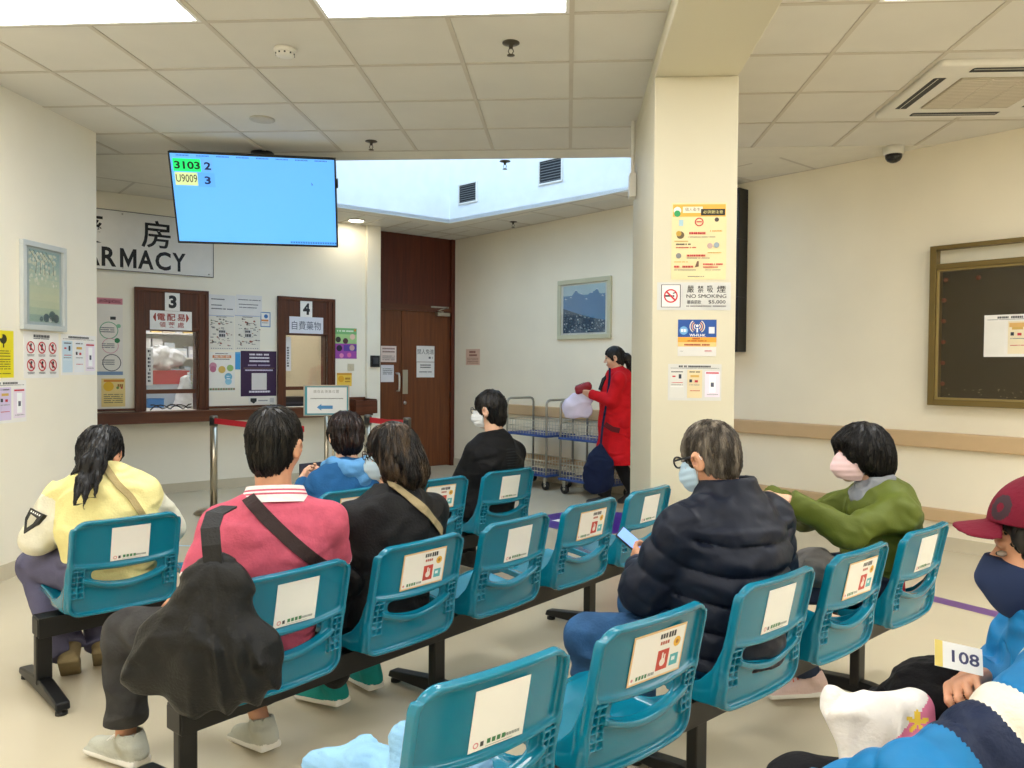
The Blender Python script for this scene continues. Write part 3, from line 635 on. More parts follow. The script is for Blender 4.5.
# pharmacy interior behind the hatches
INT = mat('interior_white', '#e4e6e8', .6)
m = MB(); m.box(-3, 1.84, 2.6, 2.65, 0, CEIL, INT); m.box(1.79, 1.84, .12, 2.6, 0, CEIL, INT); m.box(1.84, 4.6, 1.5, 1.55, 0, CEIL, mat('interior_cream', '#e0d8c0', .6)); m.box(4.2, 4.25, .6, 1.5, 0, CEIL, 'interior_cream'); structure(m.build('wall_pharmacy_interior', mw=PWf()))
for u, lab in ((.7, 'lit panel inside the pharmacy room behind hatch three'), (2.2, 'lit panel inside the booth behind hatch four')):
    t = empty('ceiling_light', mw=PWf(u, CEIL-.003, 1.0 if u < 1 else .8)); tag(t, lab, 'ceiling light')
    m = MB(); m.box(-.3, .3, -.3, .3, -.01, 0, WHITE); m.build('frame', t)
    m = MB(); m.box(-.28, .28, -.28, .28, -.016, -.01, mat('diffuser_room', '#ffffff', .5, emit=14 if u < 1 else 5) if u < 1 else mat('diffuser_booth', '#fff8ea', .5, emit=11)); m.build('diffuser', t)
def shelf(u0, u1, y0, lab):
    t = empty('shelf_unit', mw=PWf(u0, 0, y0)); tag(t, lab, 'shelf'); w = u1-u0
    m = MB(); m.box(0,.02,0,.35,0,2.1,WHITE); m.box(w-.02,w,0,.35,0,2.1,WHITE); m.box(0,w,.34,.35,0,2.1,WHITE); m.build('frame', t)
    for z in (.3,.7,1.1,1.4,1.7,2.05):
        m = MB(); m.box(.02,w-.02,0,.34,z,z+.02,WHITE); m.build('shelf_board', t)
    q = random.Random(int(u0*100))
    return [(u0+.05, z) for z in (1.12,1.42,1.72)]
shelf(.5, 1.78, 1.6, 'white shelving at the back of the pharmacy room')
q = random.Random(3)
for z in (1.12,1.42,1.72):
    x = .56
    while x < 1.62:
        w_ = q.uniform(.06,.14); h_ = q.uniform(.1,.24); c_ = q.choice(['#e9dfc8','#d8e0e6','#e8c77a','#f0f0f0','#c9b79c','#d9d9e2','#b7c7d4'])
        m = MB(); m.box(0,w_,0,.22,0,h_,pc(c_)); m.quad(.01,w_-.01,h_*.3,h_*.7,-.001,pc('#f4f4f4'))
        o = m.build('medicine_box', mw=PWf(x, z, 1.64)); tag(o, 'small medicine carton on the shelving behind hatch three', 'carton', 'medicine cartons on the pharmacy shelves'); x += w_+.02
m = MB(); m.box(.1,1.7,.5,1.3,.82,.86,'counter_white')
for a in (.12,1.66):
    for b in (.52,1.26): m.box(a,a+.03,b,b+.03,0,.82,STEEL)
tag(m.build('work_table', mw=PWf()), 'white work table inside the pharmacy behind hatch three', 'table')
t = empty('basket', mw=PWf(.86, .861, .95)); tag(t, 'red plastic basket of bags behind hatch three', 'basket')
m = MB(); RP = mat('red_plastic', '#c9404a', .4)
for a in ((-.23,.23,-.14,-.13),(-.23,.23,.13,.14),(-.23,-.22,-.13,.13),(.22,.23,-.13,.13)): m.box(a[0],a[1],a[2],a[3],.26,.40,RP)
m.box(-.23,.23,-.14,.14,.25,.26,RP); m.box(-.25,.25,-.16,-.14,.385,.405,RP); m.box(-.25,.25,.14,.16,.385,.405,RP); m.build('tub', t)
m = MB(); m.box(-.2,.2,-.12,.12,0,.249,mat('clear_crate', '#c7d4e2', .3)); m.build('stand', t)
sg = SDF((-.3,-.2,.3), (.35,.2,.85), .012)
for k in range(9): sg.ell((q.uniform(-.15,.18), q.uniform(-.05,.05), q.uniform(.42,.62)), (q.uniform(.08,.13),.1,q.uniform(.06,.1)), k=.03)
sg.folds(.02, 14, 3)
PB = mat('plastic_bag', '#eceef2', .35, noise=.06, nscale=20)
o = sdf_obj(sg, 'plastic_bags', [PB]); o.matrix_world = PWf(.86, .861, .95); tag(o, 'heap of white plastic bags in the red basket', 'bags')
sg = SDF((-.12,-.12,0), (.12,.12,.42), .01); sg.cap((0,0,.08),(.02,0,.3),.09,.05,.02); sg.ell((0,0,.02),(.11,.09,.05)); sg.cut((0,0,0),(0,0,-1)); sg.folds(.012,16,5)
o = sdf_obj(sg, 'plastic_bag', [PB]); o.matrix_world = PWf(1.0, .861, .64); tag(o, 'single white plastic bag standing right of the red basket', 'bag')
m = MB(); m.box(0,.17,0,.12,0,.10,mat('blue_box', '#4f86c4', .5)); m.box(-.005,.175,-.005,.125,.09,.10,'blue_box'); tag(m.build('storage_box', mw=PWf(.60,.861,.56), bevel=.004), 'small blue box on the table behind hatch three', 'box')
m = MB(); m.box(0,.16,0,.2,0,.03,WHITE)
for k in range(4): m.box(.01,.15,.01,.19,.05+k*.1,.06+k*.1,pc(['#e0a040','#d8d8d8','#c9d4a8','#d0d8e0'][k])); m.box(.01,.02,.01,.19,.03,.42,pc('#cfd4d8')) if k == 0 else None
m.box(.14,.15,.01,.19,.03,.42,pc('#cfd4d8'))
tag(m.build('letter_rack', mw=PWf(1.12,.861,1.0)), 'upright white letter rack with coloured papers inside hatch three', 'rack')
m = MB()
for k, (a, b) in enumerate((((.5,.05,.87),(.9,.03,.88)), ((.52,.1,.87),(.93,.15,.9)))):
    pts = [(a[0]+(b[0]-a[0])*i/12, a[1]+.03*math.sin(i*1.1+k), .865+.05*abs(math.sin(i*.55+k*1.3))) for i in range(13)]
    m.tube(pts, .006, BLACK, 8)
tag(m.build('cable', mw=PWf()), 'black cables looped on the sill of hatch three', 'cable')
printed('strip_notice', PWf, .45, .52, 1.12, 1.50, [('l',.3,.05+.1*i,.7,.11+.1*i,DK) for i in range(9)], '#e9e6df', y=.030, label='narrow vertical strip of Chinese text on hatch three glass', cat='notice')
printed('strip_notice', PWf, 1.93, 2.0, 1.27, 1.66, [('l',.3,.3+.075*i,.7,.35+.075*i,DK) for i in range(8)], '#ecebe9', y=.030, label='narrow white vertical strip on the hatch four glass', cat='notice')
m = MB(); m.box(0,.3,0,.25,0,.11,mat('printer', '#1b1b1f', .35)); m.box(.03,.27,-.005,0,.03,.05,pc('#3a3a40')); tag(m.build('printer', mw=PWf(1.95,.859,.12), bevel=.008), 'small black printer on the sill of hatch four', 'printer')

# ------------------------------------------------------------------ wooden doors
t = empty('door_1', mw=DWf()); t['kind'] = 'structure'
m = MB(); m.box(-1.7, 0, .02, .08, 2.10, CEIL, WOODP); m.box(-1.7, 0, -.005, .02, 2.05, 2.13, WOODH); m.box(-.055, 0, -.01, .08, 0, CEIL, WOODP); m.box(-1.7, -1.62, -.01, .08, 0, 2.1, WOODD); m.build('frame', t)
m = MB(); m.box(-.805, -.058, .02, .065, .01, 2.05, WOODL); rl = m.build('door_leaf', t, bevel=.003)
m = MB(); m.box(-1.55, -.812, .02, .065, .01, 2.05, WOODL); ll = m.build('door_leaf', t, bevel=.003)
m = MB(); hx = -.875; m.tube([(hx,.02,1.24),(hx,-.035,1.235),(hx,-.045,1.2),(hx,-.045,1.06),(hx,-.035,1.02),(hx,.02,1.015)], .012, mat('handle_metal', '#d8d4c8', .3, .6)); m.lathe([(.022,0),(.022,.01)], 'handle_metal', (hx,0.01,1.24)); m.build('handle', ll)
m = MB(); m.box(-.79,-.715,.014,.02,.975,1.285,STEEL); m.build('push_plate', rl)
m = MB(); m.tube([(-.755,.02,.86),(-.755,.008,.86)], .022, STEEL, 14); m.build('lock_cylinder', rl)
m = MB(); m.box(-.30,-.10,-.045,.02,2.0,2.045,STEEL); m.tube([(-.20,-.03,2.05),(-.33,-.10,2.06),(-.12,-.01,2.115)], .009, STEEL, 8); m.box(-.38,-.1,-.012,.0,2.105,2.125,STEEL); m.build('door_closer', rl)
for z in (.25, .95, 1.75): m = MB(); m.tube([(-.058,.012,z-.05),(-.058,.012,z+.05)], .009, mat('hinge', '#4b4038', .4, .7), 8); m.build('hinge', rl)
DN = lambda u=0, z=0, y=0: DWf(u, z, y+.02)
printed('notice', DN, -1.109, -.885, 1.384, 1.587, lines(.1,.12,.9,.5,2,'#8d6a64')+lines(.1,.6,.9,.95,3,'#8d7a74'), '#ecd9cf', label='pinkish paper notice on the left wooden door leaf, upper one', cat='notice')
printed('notice', DN, -1.108, -.921, 1.130, 1.346, lines(.15,.2,.9,.6,4,'#777777'), '#e9e7ea', label='white paper notice on the left wooden door leaf, lower one', cat='notice')
printed('notice', DN, -.583, -.307, 1.392, 1.599, [('t',.05,.2,.97,.52,'閒人免進','#55504c'),('l',.68,.68,.92,.8,DK)], '#ece9e6', label='white sheet with large Chinese lettering on the right door leaf', cat='notice')
printed('notice', DN, -.581, -.307, 1.187, 1.386, lines(.2,.15,.8,.45,2,DK)+lines(.15,.6,.85,.75,1,'#777777'), '#ece9e6', label='white sheet just below the large lettered one on the right door leaf', cat='notice')

# ------------------------------------------------------------------ right wall
printed('notice', WWf, .262, .563, 1.354, 1.563, [('l',.25,.12,.7,.25,'#8a4a3a'),('l',.25,.33,.8,.45,'#8a4a3a')]+lines(.1,.55,.9,.95,4,'#a0705c'), '#e3bfa4', label='salmon paper notice on the wall right of the wooden doors', cat='notice')
t = empty('framed_picture', mw=WWf(2.033, 1.651)); tag(t, 'pale framed picture of blue mountains above the trolleys', 'picture'); w, h = .821, .669
m = MB(); e = .05
for a in ((0,w,0,e),(0,w,h-e,h),(0,e,e,h-e),(w-e,w,e,h-e)): m.box(a[0],a[1],-.03,0,a[2],a[3], mat('cream_frame', '#c6c4a6', .4))
m.build('frame', t, bevel=.006)
m = MB(); m.box(e,w-e,-.012,0,e,h-e,pc('#d6d8cc')); a0,a1_,b0,b1 = .085,w-.085,.07,h-.07
m.quad(a0,a1_,b0,b1,-.013,pc('#4a84ad'))
m.quad(a0,a1_,b1-.11,b1,-.0132,pc('#a9c6cd'))
ridge = [(a0+(a1_-a0)*i/16, b1-.10-.035*math.sin(i*.9)-.02*math.sin(i*2.3)) for i in range(17)]
m.add([(x,-.0134,z) for x,z in ridge]+[(a1_,-.0134,b0+.2),(a0,-.0134,b0+.2)], [list(range(19))[::-1]], pc('#4a7fab'))
for i in range(1,16,2): x,z = ridge[i]; m.add([(x-.02,-.0136,z-.004),(x+.022,-.0136,z-.012),(x,-.0136,z+.006)], [(0,1,2)], pc('#c9d6dc'))
m.add([(a0,-.0138,b0),(a1_,-.0138,b0),(a1_,-.0138,b0+.13),(a0+.4,-.0138,b0+.17),(a0+.18,-.0138,b0+.23),(a0,-.0138,b0+.28)], [list(range(6))], pc('#2e4f66'))
q = random.Random(9)
for k in range(150):
    x = q.uniform(a0+.01,a1_-.02); z = b0+.005+q.random()**1.4*(.24-.13*(x-a0)/(a1_-a0)); s1 = q.uniform(.006,.016)
    m.quad(x, x+s1*1.3, z, z+s1, -.0142, pc(q.choice(['#c3cfd2','#8fa6ae','#6b8a98','#22384a','#1c3040','#47707c'])))
m.build('artwork', t)
m = MB(); m.box(e,w-e,-.024,-.022,e,h-e,GLASS); m.build('glazing', t)
for z0, z1, nm, zz in ((.755,.878,'trim_2',.05),(.205,.305,'trim_3',.035)):
    m = MB(); m.box(.95, 9, -zz, 0, z0, z1, mat('handrail_beige', '#c9ab82', .45)); structure(m.build(nm, mw=WWf(), bevel=.012))
m = MB(); m.box(4.16,4.505,-.14,0,1.49,2.96,mat('panel_black', '#0d0e10', .4))
for z in (1.98, 2.5): m.box(4.158,4.507,-.143,0,z,z+.008,mat('seam', '#2a2b2e', .5))
tag(m.build('display_panel', mw=WWf(), bevel=.04), 'tall black display panel on the right wall, mostly hidden behind the pillar', 'panel')
# notice cabinet
t = empty('notice_cabinet', mw=WWf(6.12, 1.08)); tag(t, 'bronze framed glass notice cabinet on the right wall', 'notice board'); w, h = 1.6, 1.18
m = MB(); e = .045
m.box(0,e,-.09,0,0,h,BRONZE); m.box(w-e,w,-.09,0,0,h,BRONZE); m.box(e,w-e,-.09,0,h-.03,h,BRONZE); m.box(e,w-e,-.09,0,h-.175,h-.135,BRONZE); m.box(e,w-e,-.09,0,0,.045,BRONZE)
m.box(e,e+.02,-.075,0,.045,h-.175,mat('bronze_light', '#a08c58', .4, .4)); m.box(e,w-e,-.075,0,h-.19,h-.175,'bronze_light'); m.box(e,w-e,-.075,0,.045,.06,'bronze_light'); m.build('frame', t, bevel=.003)
m = MB(); m.box(e,w-e,-.012,0,h-.135,h-.03,pc('#e7e0c8')); m.build('header_panel', t)
m = MB(); m.box(e,w-e,-.015,0,.06,h-.175,mat('dark_felt', '#251a10', .8, noise=.2, nscale=30)); bk = m.build('back_board', t)
for (x, z) in [(.09,.93),(.31,.93)]+[(.08,.78-.155*i) for i in range(5)]:
    m = MB(); m.lathe([(.001,0),(.017,.004),(.017,.010),(.001,.016)], pc('#b04a3c'), (0,0,0), 10); o = m.build('push_pin', bk); o.rotation_euler = (R(90),0,0); o.location = (x,-.016,z)
m = MB()
for k in range(16): x, z = q.uniform(.1,.6), q.uniform(.065,.13); m.box(x,x+q.uniform(.004,.012),-.018,-.015,z,z+.006,pc('#cfc8b8'))
m.build('paper_scraps', bk)
m = MB(); m.box(e+.02,w-e,-.062,-.058,.06,h-.19,glass('cabinet_glass', (.72,.66,.56,1), .07)); m.build('glass_pane', t)
m = MB(); m.box(.67,.75,-.10,-.075,-.005,.02,BLACK); m.tube([(.71,-.105,.0),(.71,-.105,-.02)], .006, STEEL, 8); m.build('lock', t)
printed('information_poster', WWf, 6.49, 6.91, 1.438, 1.733, [i_ if i_[0] != 'r' or i_[1] > .05 else ('r',.03,.16,.31,.93,'#f1eee6') for i_ in info('#f1eee6','#f4e6c4')]+[('r',.38,.2,.6,.3,'#e3b469')], y=-.066, label='white information poster taped outside the notice cabinet glass')

# ------------------------------------------------------------------ pillar posters
col = [('r',.02,.02,.98,.18,'#eeb24a'),('r',.2,.05,.56,.13,'#f6ead0'),('t',.24,.06,.52,.11,'個人衞生','#5a4630'),('r',.53,.08,.97,.165,'#2a251c'),('t',.57,.10,.93,.14,'必須要注意','#e8d88a'),('c',.1,.10,.07,'#e9efe4'),('c',.1,.14,.06,'#2f9a58'),
  ('r',.13,.22,.21,.30,'#a9c9d4'),('o',.5,.25,.08,.06,RED),('r',.45,.24,.55,.255,RED),('c',.82,.22,.04,'#4a4040'),('c',.16,.42,.07,'#6a5a40'),('c',.13,.40,.05,'#c9a040'),('l',.32,.38,.62,.41,RED),('l',.3,.44,.8,.45,'#777777'),('l',.7,.36,.92,.375,'#d89a3a'),
  ('r',.05,.495,.3,.505,'#c89a3a'),('l',.08,.53,.35,.55,DK),('l',.08,.575,.45,.59,RED),('c',.7,.56,.05,'#c9a9a0'),('c',.82,.55,.05,'#9aa8b0'),('l',.66,.645,.92,.655,'#c89a3a'),('l',.28,.675,.62,.70,RED),('l',.28,.715,.7,.725,'#777777'),('c',.13,.69,.05,'#8a8a88'),
  ('l',.05,.765,.3,.775,'#c89a3a'),('l',.05,.82,.4,.845,RED),('l',.05,.87,.45,.88,'#777777'),('p',[(.47,.76),(.5,.76),(.5,.83),(.43,.84)],'#7a5a48'),('l',.58,.79,.94,.81,RED),('l',.58,.83,.85,.845,RED),('l',.62,.87,.9,.88,'#777777'),('l',.3,.955,.6,.965,'#777777')]
printed('hygiene_poster', CWf, .549, .841, 1.823, 2.236, col, '#ead9a6', label='tall yellow hygiene poster, topmost on the pillar')
ns = [('r',.055,.08,.32,.90,'#2e2c30'),('r',.065,.10,.31,.88,'#efe9e4'),('r',.11,.46,.21,.52,'#1d1d1f'),('r',.215,.46,.235,.52,'#1d1d1f'),('p',[(.21,.38),(.24,.36),(.235,.30),(.255,.30),(.255,.38),(.22,.42)],'#1d1d1f'),('no',.187,.49,.095,'#d02c3c'),
  ('t',.41,.12,.50,.37,'嚴',INK),('t',.55,.12,.63,.37,'禁',INK),('t',.68,.12,.76,.37,'吸',INK),('t',.81,.12,.93,.37,'煙',INK),('t',.40,.43,.94,.56,'NO SMOKING',INK,.0),('t',.41,.64,.60,.78,'最高罰款',INK),('t',.70,.64,.93,.78,'$5,000',INK),('l',.40,.83,.94,.88,'#8a8686')]
ns = [tuple('#26242a' if v is INK else v for v in i_) for i_ in ns]
printed('no_smoking_sign', CWf, .475, .868, 1.658, 1.808, ns, '#d3d2cc', label='white no smoking sign with red ring on the pillar', cat='sign')
wf = [('r',0,0,1,.48,'#1f4f9a'),('r',0,.48,1,.62,'#f0a83c'),('r',0,.62,1,.74,'#f3cb82'),('c',.15,.30,.11,'#6fa9d8'),('l',.08,.26,.22,.34,'#e9f0f6'),('r',.80,.2,.95,.38,'#dfe4ea'),('c',.5,.17,.035,'#f3f3f3'),('r',.48,.23,.52,.35,'#f3f3f3'),('t',.3,.39,.72,.465,'WI-FI.HK','#f3f3f3',.02),('l',.38,.5,.62,.54,'#a8401c'),('l',.25,.57,.75,.595,'#a8401c'),('l',.17,.665,.83,.71,'#b0483a'),('l',.06,.86,.14,.87,DK),('l',.7,.84,.88,.87,'#c85a6a')]
for s1 in (-1,1):
    for k in range(3):
        r_ = .09+.055*k; pts = [(.5+s1*r_*math.cos(a), .19+r_*math.sin(a)*.98) for a in [R(-55+11*j) for j in range(11)]]+[(.5+s1*(r_-.024)*math.cos(a), .19+(r_-.024)*math.sin(a)*.98) for a in [R(55-11*j) for j in range(11)]]
        wf.append(('p', pts if s1 < 0 else pts[::-1], '#e8e0d0' if k % 2 == 0 else '#e8b080'))
printed('wifi_sign', CWf, .589, .795, 1.409, 1.607, wf, '#dedbd4', label='blue and orange square wireless internet sign on the pillar', cat='sign')
printed('information_poster', CWf, .539, .825, 1.168, 1.366, [i_ for i_ in info('#dedbd2','#e6d4a8')], '#d9d7d0', label='white information poster, lowest on the pillar')
m = MB(); m.tube([(.43,5.45,CEIL-.01),(.43,5.45,2.62)], .014, PLASTW, 8); m.box(.405,.45,5.40,5.50,2.50,2.66,PLASTW)
tag(m.build('cable_conduit', bevel=.002), 'white cable conduit with a small box running down the pillar side', 'conduit')

# ------------------------------------------------------------------ floor markings
PUR = mat('purple_vinyl', '#43208a', .3)
m = MB(); n_ = 48; m.add([(.27+.50*math.cos(2*PI*i/n_), 6.86+.50*math.sin(2*PI*i/n_), .0015) for i in range(n_)], [list(range(n_))], PUR)
m.add([(x,y,.002) for x, y in ((-.13,6.86),(-.02,6.96),(-.02,6.89),(.25,6.89),(.25,6.83),(-.02,6.83),(-.02,6.76))], [(0,6,5,4,3,2,1)], WHITE)
tag(m.build('floor_sticker'), 'round purple floor sticker with a white arrow near the trolleys', 'floor sticker')
d_ = Vector((2.36-2.13, 4.50-4.79)).normalized(); n2 = Vector((-d_.y, d_.x))*.06; p0 = Vector((2.13,4.79))-d_*1.6; p1 = Vector((2.36,4.50))+d_*3
m = MB(); m.add([(*(p0-n2),.0015),(*(p1-n2),.0015),(*(p1+n2),.0015),(*(p0+n2),.0015)], [(0,1,2,3)], mat('purple_tape', '#5c2a80', .35)); tag(m.build('floor_line'), 'purple guide line taped along the floor by the right wall', 'floor line')
m = MB(); m.box(-2.87,-2.73,5.60,5.625,0,.0015,mat('tape_blue', '#8fb4c4', .5)); tag(m.build('floor_tape'), 'short pale blue tape mark on the floor beyond the yellow jumper', 'floor tape')

# ------------------------------------------------------------------ queue barriers and arrow sign
POSTM = mat('post_metal', '#b3aa96', .28, .9)
BELT = mat('belt_red', '#c22a35', .5)
def barrier(x, y, lab):
    t = empty('queue_post', (x, y, 0)); tag(t, lab, 'barrier post')
    m = MB(); m.lathe([(.17,0),(.17,.012),(.15,.03),(.05,.04),(.04,.05)], POSTM); m.build('base', t)
    m = MB(); m.lathe([(.032,.04),(.032,.80)], POSTM); m.build('pole', t)
    m = MB(); m.lathe([(.036,.79),(.036,.87),(.03,.88)], mat('post_head', '#6a655a', .4, .6)); m.box(-.02,.02,-.042,-.03,.80,.86,BLACK); m.build('belt_head', t)
    return t
barrier(-3.17, 6.87, 'slim metal queue post with a red belt, left below hatch three')
barrier(-1.86, 7.25, 'queue post holding the left end of the red belt before the doors')
barrier(-1.42, 6.92, 'queue post holding the right end of the red belt before the doors')
def belt(p, q, lab):
    m = MB(); p, q = Vector(p), Vector(q); m.ribbon([p, p.lerp(q,.5)-Vector((0,0,.01)), q], .05, .002, (q-p).cross(Vector((0,0,1))), BELT); tag(m.build('barrier_belt'), lab, 'barrier belt')
belt((-3.15,6.84,.835), (-2.22,6.52,.80), 'red barrier belt running from the left queue post')
belt((-1.84,7.23,.835), (-1.44,6.94,.835), 'short red barrier belt between the two posts before the doors')
t = empty('sign_stand', mw=frame(-2.18, 7.01, R(17))); tag(t, 'metal stand with a white sign and blue left arrow', 'sign stand')
m = MB(); m.lathe([(.17,0),(.17,.012),(.15,.03),(.04,.04)], POSTM); m.build('base', t)
m = MB(); m.lathe([(.02,.03),(.02,.88)], POSTM); m.lathe([(.012,.03),(.012,.88)], POSTM, (.06,0,0)); m.build('pole', t)
m = MB(); e = .012; w, h = .19, .27
m.box(-w-e, w+e, -.012, .006, .88, .88+e, STEEL); m.box(-w-e, w+e, -.012, .006, .88+h, .88+h+e, STEEL); m.box(-w-e,-w,-.012,.006,.88+e,.88+h,STEEL); m.box(w,w+e,-.012,.006,.88+e,.88+h,STEEL); m.box(-w,w,-.002,.004,.88+e,.88+h,pc('#3f9fb4')); m.build('frame', t)
m = MB(); m.box(-w+.02,w-.01,-.009,-.003,.905,1.14,pc('#eef0f0')); yy = -.0095
for k, c_ in enumerate('請在此領籌位置'): add_text(m, c_, -.115+.033*k, -.088+.033*k, 1.09, 1.117, yy, pc('#9a9a96'))
x = -.14
while x < .14: m.quad(x, x+.007, 1.035, 1.043, yy, pc('#666a66')); x += .010
m.add([(-.085,yy,.96),(-.045,yy,.99),(-.045,yy,.975),(.055,yy,.975),(.055,yy,.945),(-.045,yy,.945),(-.045,yy,.93)], [(0,6,5,4,3,2,1)], pc('#4a90c8')); m.build('sign_face', t)

# ------------------------------------------------------------------ trolleys
CHR = mat('trolley_steel', '#a9a596', .35, .7)
WIRE = mat('wire', '#cfc9b4', .4, .4)
BDECK = mat('deck_blue', '#2c4a86', .45)
def trolley(u0, lab):
    L, Dp = .66, .40
    t = empty('trolley', mw=WWf(u0, 0, -.10-Dp)); tag(t, lab, 'trolley', None)
    for z in (.17, .60):
        m = MB(); m.box(-.02, L+.02, -.02, Dp+.02, z-.025, z, BDECK); dk = m.build('deck', t, bevel=.008)
        m = MB(); zt = z+.15
        loop = [(0,0,zt),(L,0,zt),(L,Dp,zt),(0,Dp,zt)]
        m.tube(loop, .006, WIRE, 6, closed=True); m.tube([(a,b,z+.075) for a,b,c in loop], .004, WIRE, 5, closed=True); m.tube([(a,b,z+.03) for a,b,c in loop], .004, WIRE, 5, closed=True)
        for i in range(1, 14, 1):
            for yy in (0, Dp): m.tube([(L*i/14,yy,z),(L*i/14,yy,zt)], .0035, WIRE, 5)
        for i in range(1, 9):
            for xx in (0, L): m.tube([(xx,Dp*i/9,z),(xx,Dp*i/9,zt)], .0035, WIRE, 5)
        m.build('wire_rail', dk)
    for xx in (0, L):
        m = MB(); c = .05; zt = .98; pts = [(xx,0,.13),(xx,0,zt-c)]+[(xx,c-c*math.cos(a),zt-c+c*math.sin(a)) for a in (R(30),R(60),R(90))]+[(xx,Dp-c+c*math.sin(a),zt-c+c*math.cos(a)) for a in (0,R(30),R(60),R(90))]+[(xx,Dp,.13)]
        m.tube(pts, .013, CHR, 10); m.build('handle', t)
    for xx in (.04, L-.04):
        for yy in (.03, Dp-.03):
            m = MB(); m.box(xx-.02,xx+.02,yy-.018,yy+.018,.075,.145,STEEL); cs = m.build('castor', t)
            m = MB(); m.tube([(xx-.0,yy-.014,.052),(xx-.0,yy+.014,.052)], .05, mat('rubber', '#1a1a1c', .6), 18); m.tube([(xx,yy-.016,.052),(xx,yy+.016,.052)], .018, STEEL, 10); m.build('wheel', cs)
trolley(1.72, 'two deck wire trolley with blue decks, left one against the wall')
trolley(2.60, 'two deck wire trolley with blue decks, behind the red coat')
# ------------------------------------------------------------------ beam seating
TEAL = mat('teal_plastic', '#03748e', .2, noise=.04, nscale=6, coat=.15)
FRM = mat('black_steel', '#141414', .4, spec=.4)
TOPZ, BOTZ, HWD = .725, .335, .213
def yb(z): return -.155-.075*(z-.36)/.365
s = SDF((-.26,-.29,.26), (.26,.30,.75), .0032)
X, Y, Z = s.ax[0][:,None,None], s.ax[1][None,:,None], s.ax[2][None,None,:]
def rrect(ax, az, hx, z0, z1, r):                  # rounded rectangle distance
    cz, hz = (z0+z1)/2, (z1-z0)/2; qx = np.abs(ax)-(hx-r); qz = np.abs(az-cz)-(hz-r)
    return np.sqrt(np.maximum(qx,0)**2+np.maximum(qz,0)**2)+np.minimum(np.maximum(qx,qz),0)-r
def smax(a, b, k): return np.maximum(a, b)+np.maximum(k-np.abs(a-b), 0)**2/(4*k)
def smin(a, b, k): return np.minimum(a, b)-np.maximum(k-np.abs(a-b), 0)**2/(4*k)
low = np.clip((.45-Z)/.12, 0, 1)
ysurf = yb(Z)+.016*(X/.2)**2-.03*low*(1-low*.75)   # lower body bulges back, then tucks under the seat
o2 = rrect(X, Z, HWD-.010*(Z > .7), BOTZ, TOPZ, .05)
d = smax(np.abs(Y-ysurf)-.0055, o2, .006)
rim = smax(np.abs(Y-(ysurf-.010))-.013, np.abs(o2+.007)-.007, .005); d = smin(d, rim, .008)
# handle slot and the two ridges around it
zl = .447+.9*X**2*1.6; zu = .527+.35*X**2
slot = smax(smax(zl-Z+.012, Z-zu+.012, .01), np.abs(X)-.128, .02)
d = smax(d, -slot, .006)
rl = smax(np.abs(Y-(ysurf-.014))-.016, np.maximum(np.abs(Z-zl)-.010, np.abs(X)-.165), .008); d = smin(d, rl, .010)
ru = smax(np.abs(Y-(ysurf-.008))-.011, np.maximum(np.abs(Z-zu-.002)-.007, np.abs(X)-.205), .006); d = smin(d, ru, .014)
# rib grids either side
gx = np.minimum(np.abs(np.abs(X)-.158), np.minimum(np.abs(np.abs(X)-.180), np.abs(np.abs(X)-.202)))-.0026
gz = np.full_like(Z, 9.0)
for zz in (.415,.437,.459,.481,.503,.525): gz = np.minimum(gz, np.abs(Z-zz))
g = np.minimum(gx, gz-.0026); reg = np.maximum(np.maximum(.153-np.abs(X), np.abs(X)-.208), np.maximum(.410-Z, Z-.530))
d = smin(d, np.maximum(np.maximum(np.abs(Y-(ysurf-.010))-.011, g), reg), .002)
# seat pan: a profile in y,z swept across
prof = [(-.165,.44),(-.158,.40),(-.135,.372),(-.09,.358),(0,.362),(.11,.378),(.19,.386),(.232,.374),(.246,.352)]
ds = np.full(np.broadcast_shapes(Y.shape, Z.shape), 9.0, np.float32)
for (ya, za), (y2, z2) in zip(prof[:-1], prof[1:]):
    L2 = (y2-ya)**2+(z2-za)**2; t = np.clip(((Y-ya)*(y2-ya)+(Z-za)*(z2-za))/L2, 0, 1); ds = np.minimum(ds, np.hypot(Y-ya-t*(y2-ya), Z-za-t*(z2-za)))
dish = .012*(np.abs(X)/.2)**3
ds3 = np.full(d.shape, 9.0, np.float32)
for (ya, za), (y2, z2) in zip(prof[:-1], prof[1:]):
    L2 = (y2-ya)**2+(z2-za)**2; zz = Z-dish; t = np.clip(((Y-ya)*(y2-ya)+(zz-za)*(z2-za))/L2, 0, 1); ds3 = np.minimum(ds3, np.hypot(Y-ya-t*(y2-ya), zz-za-t*(z2-za)))
so = rrect(X, Y, HWD, -.25, .25, .06)
seat = smax(ds3-.0055, so, .006); d = smin(d, seat, .012)
lip = smax(smax(np.abs(Z-dish-np.interp(s.ax[1], [p_[0] for p_ in prof], [p_[1] for p_ in prof])[None,:,None]+.010)-.014, np.abs(so+.007)-.006, .004), -.12-Y, .01); d = smin(d, lip, .006)
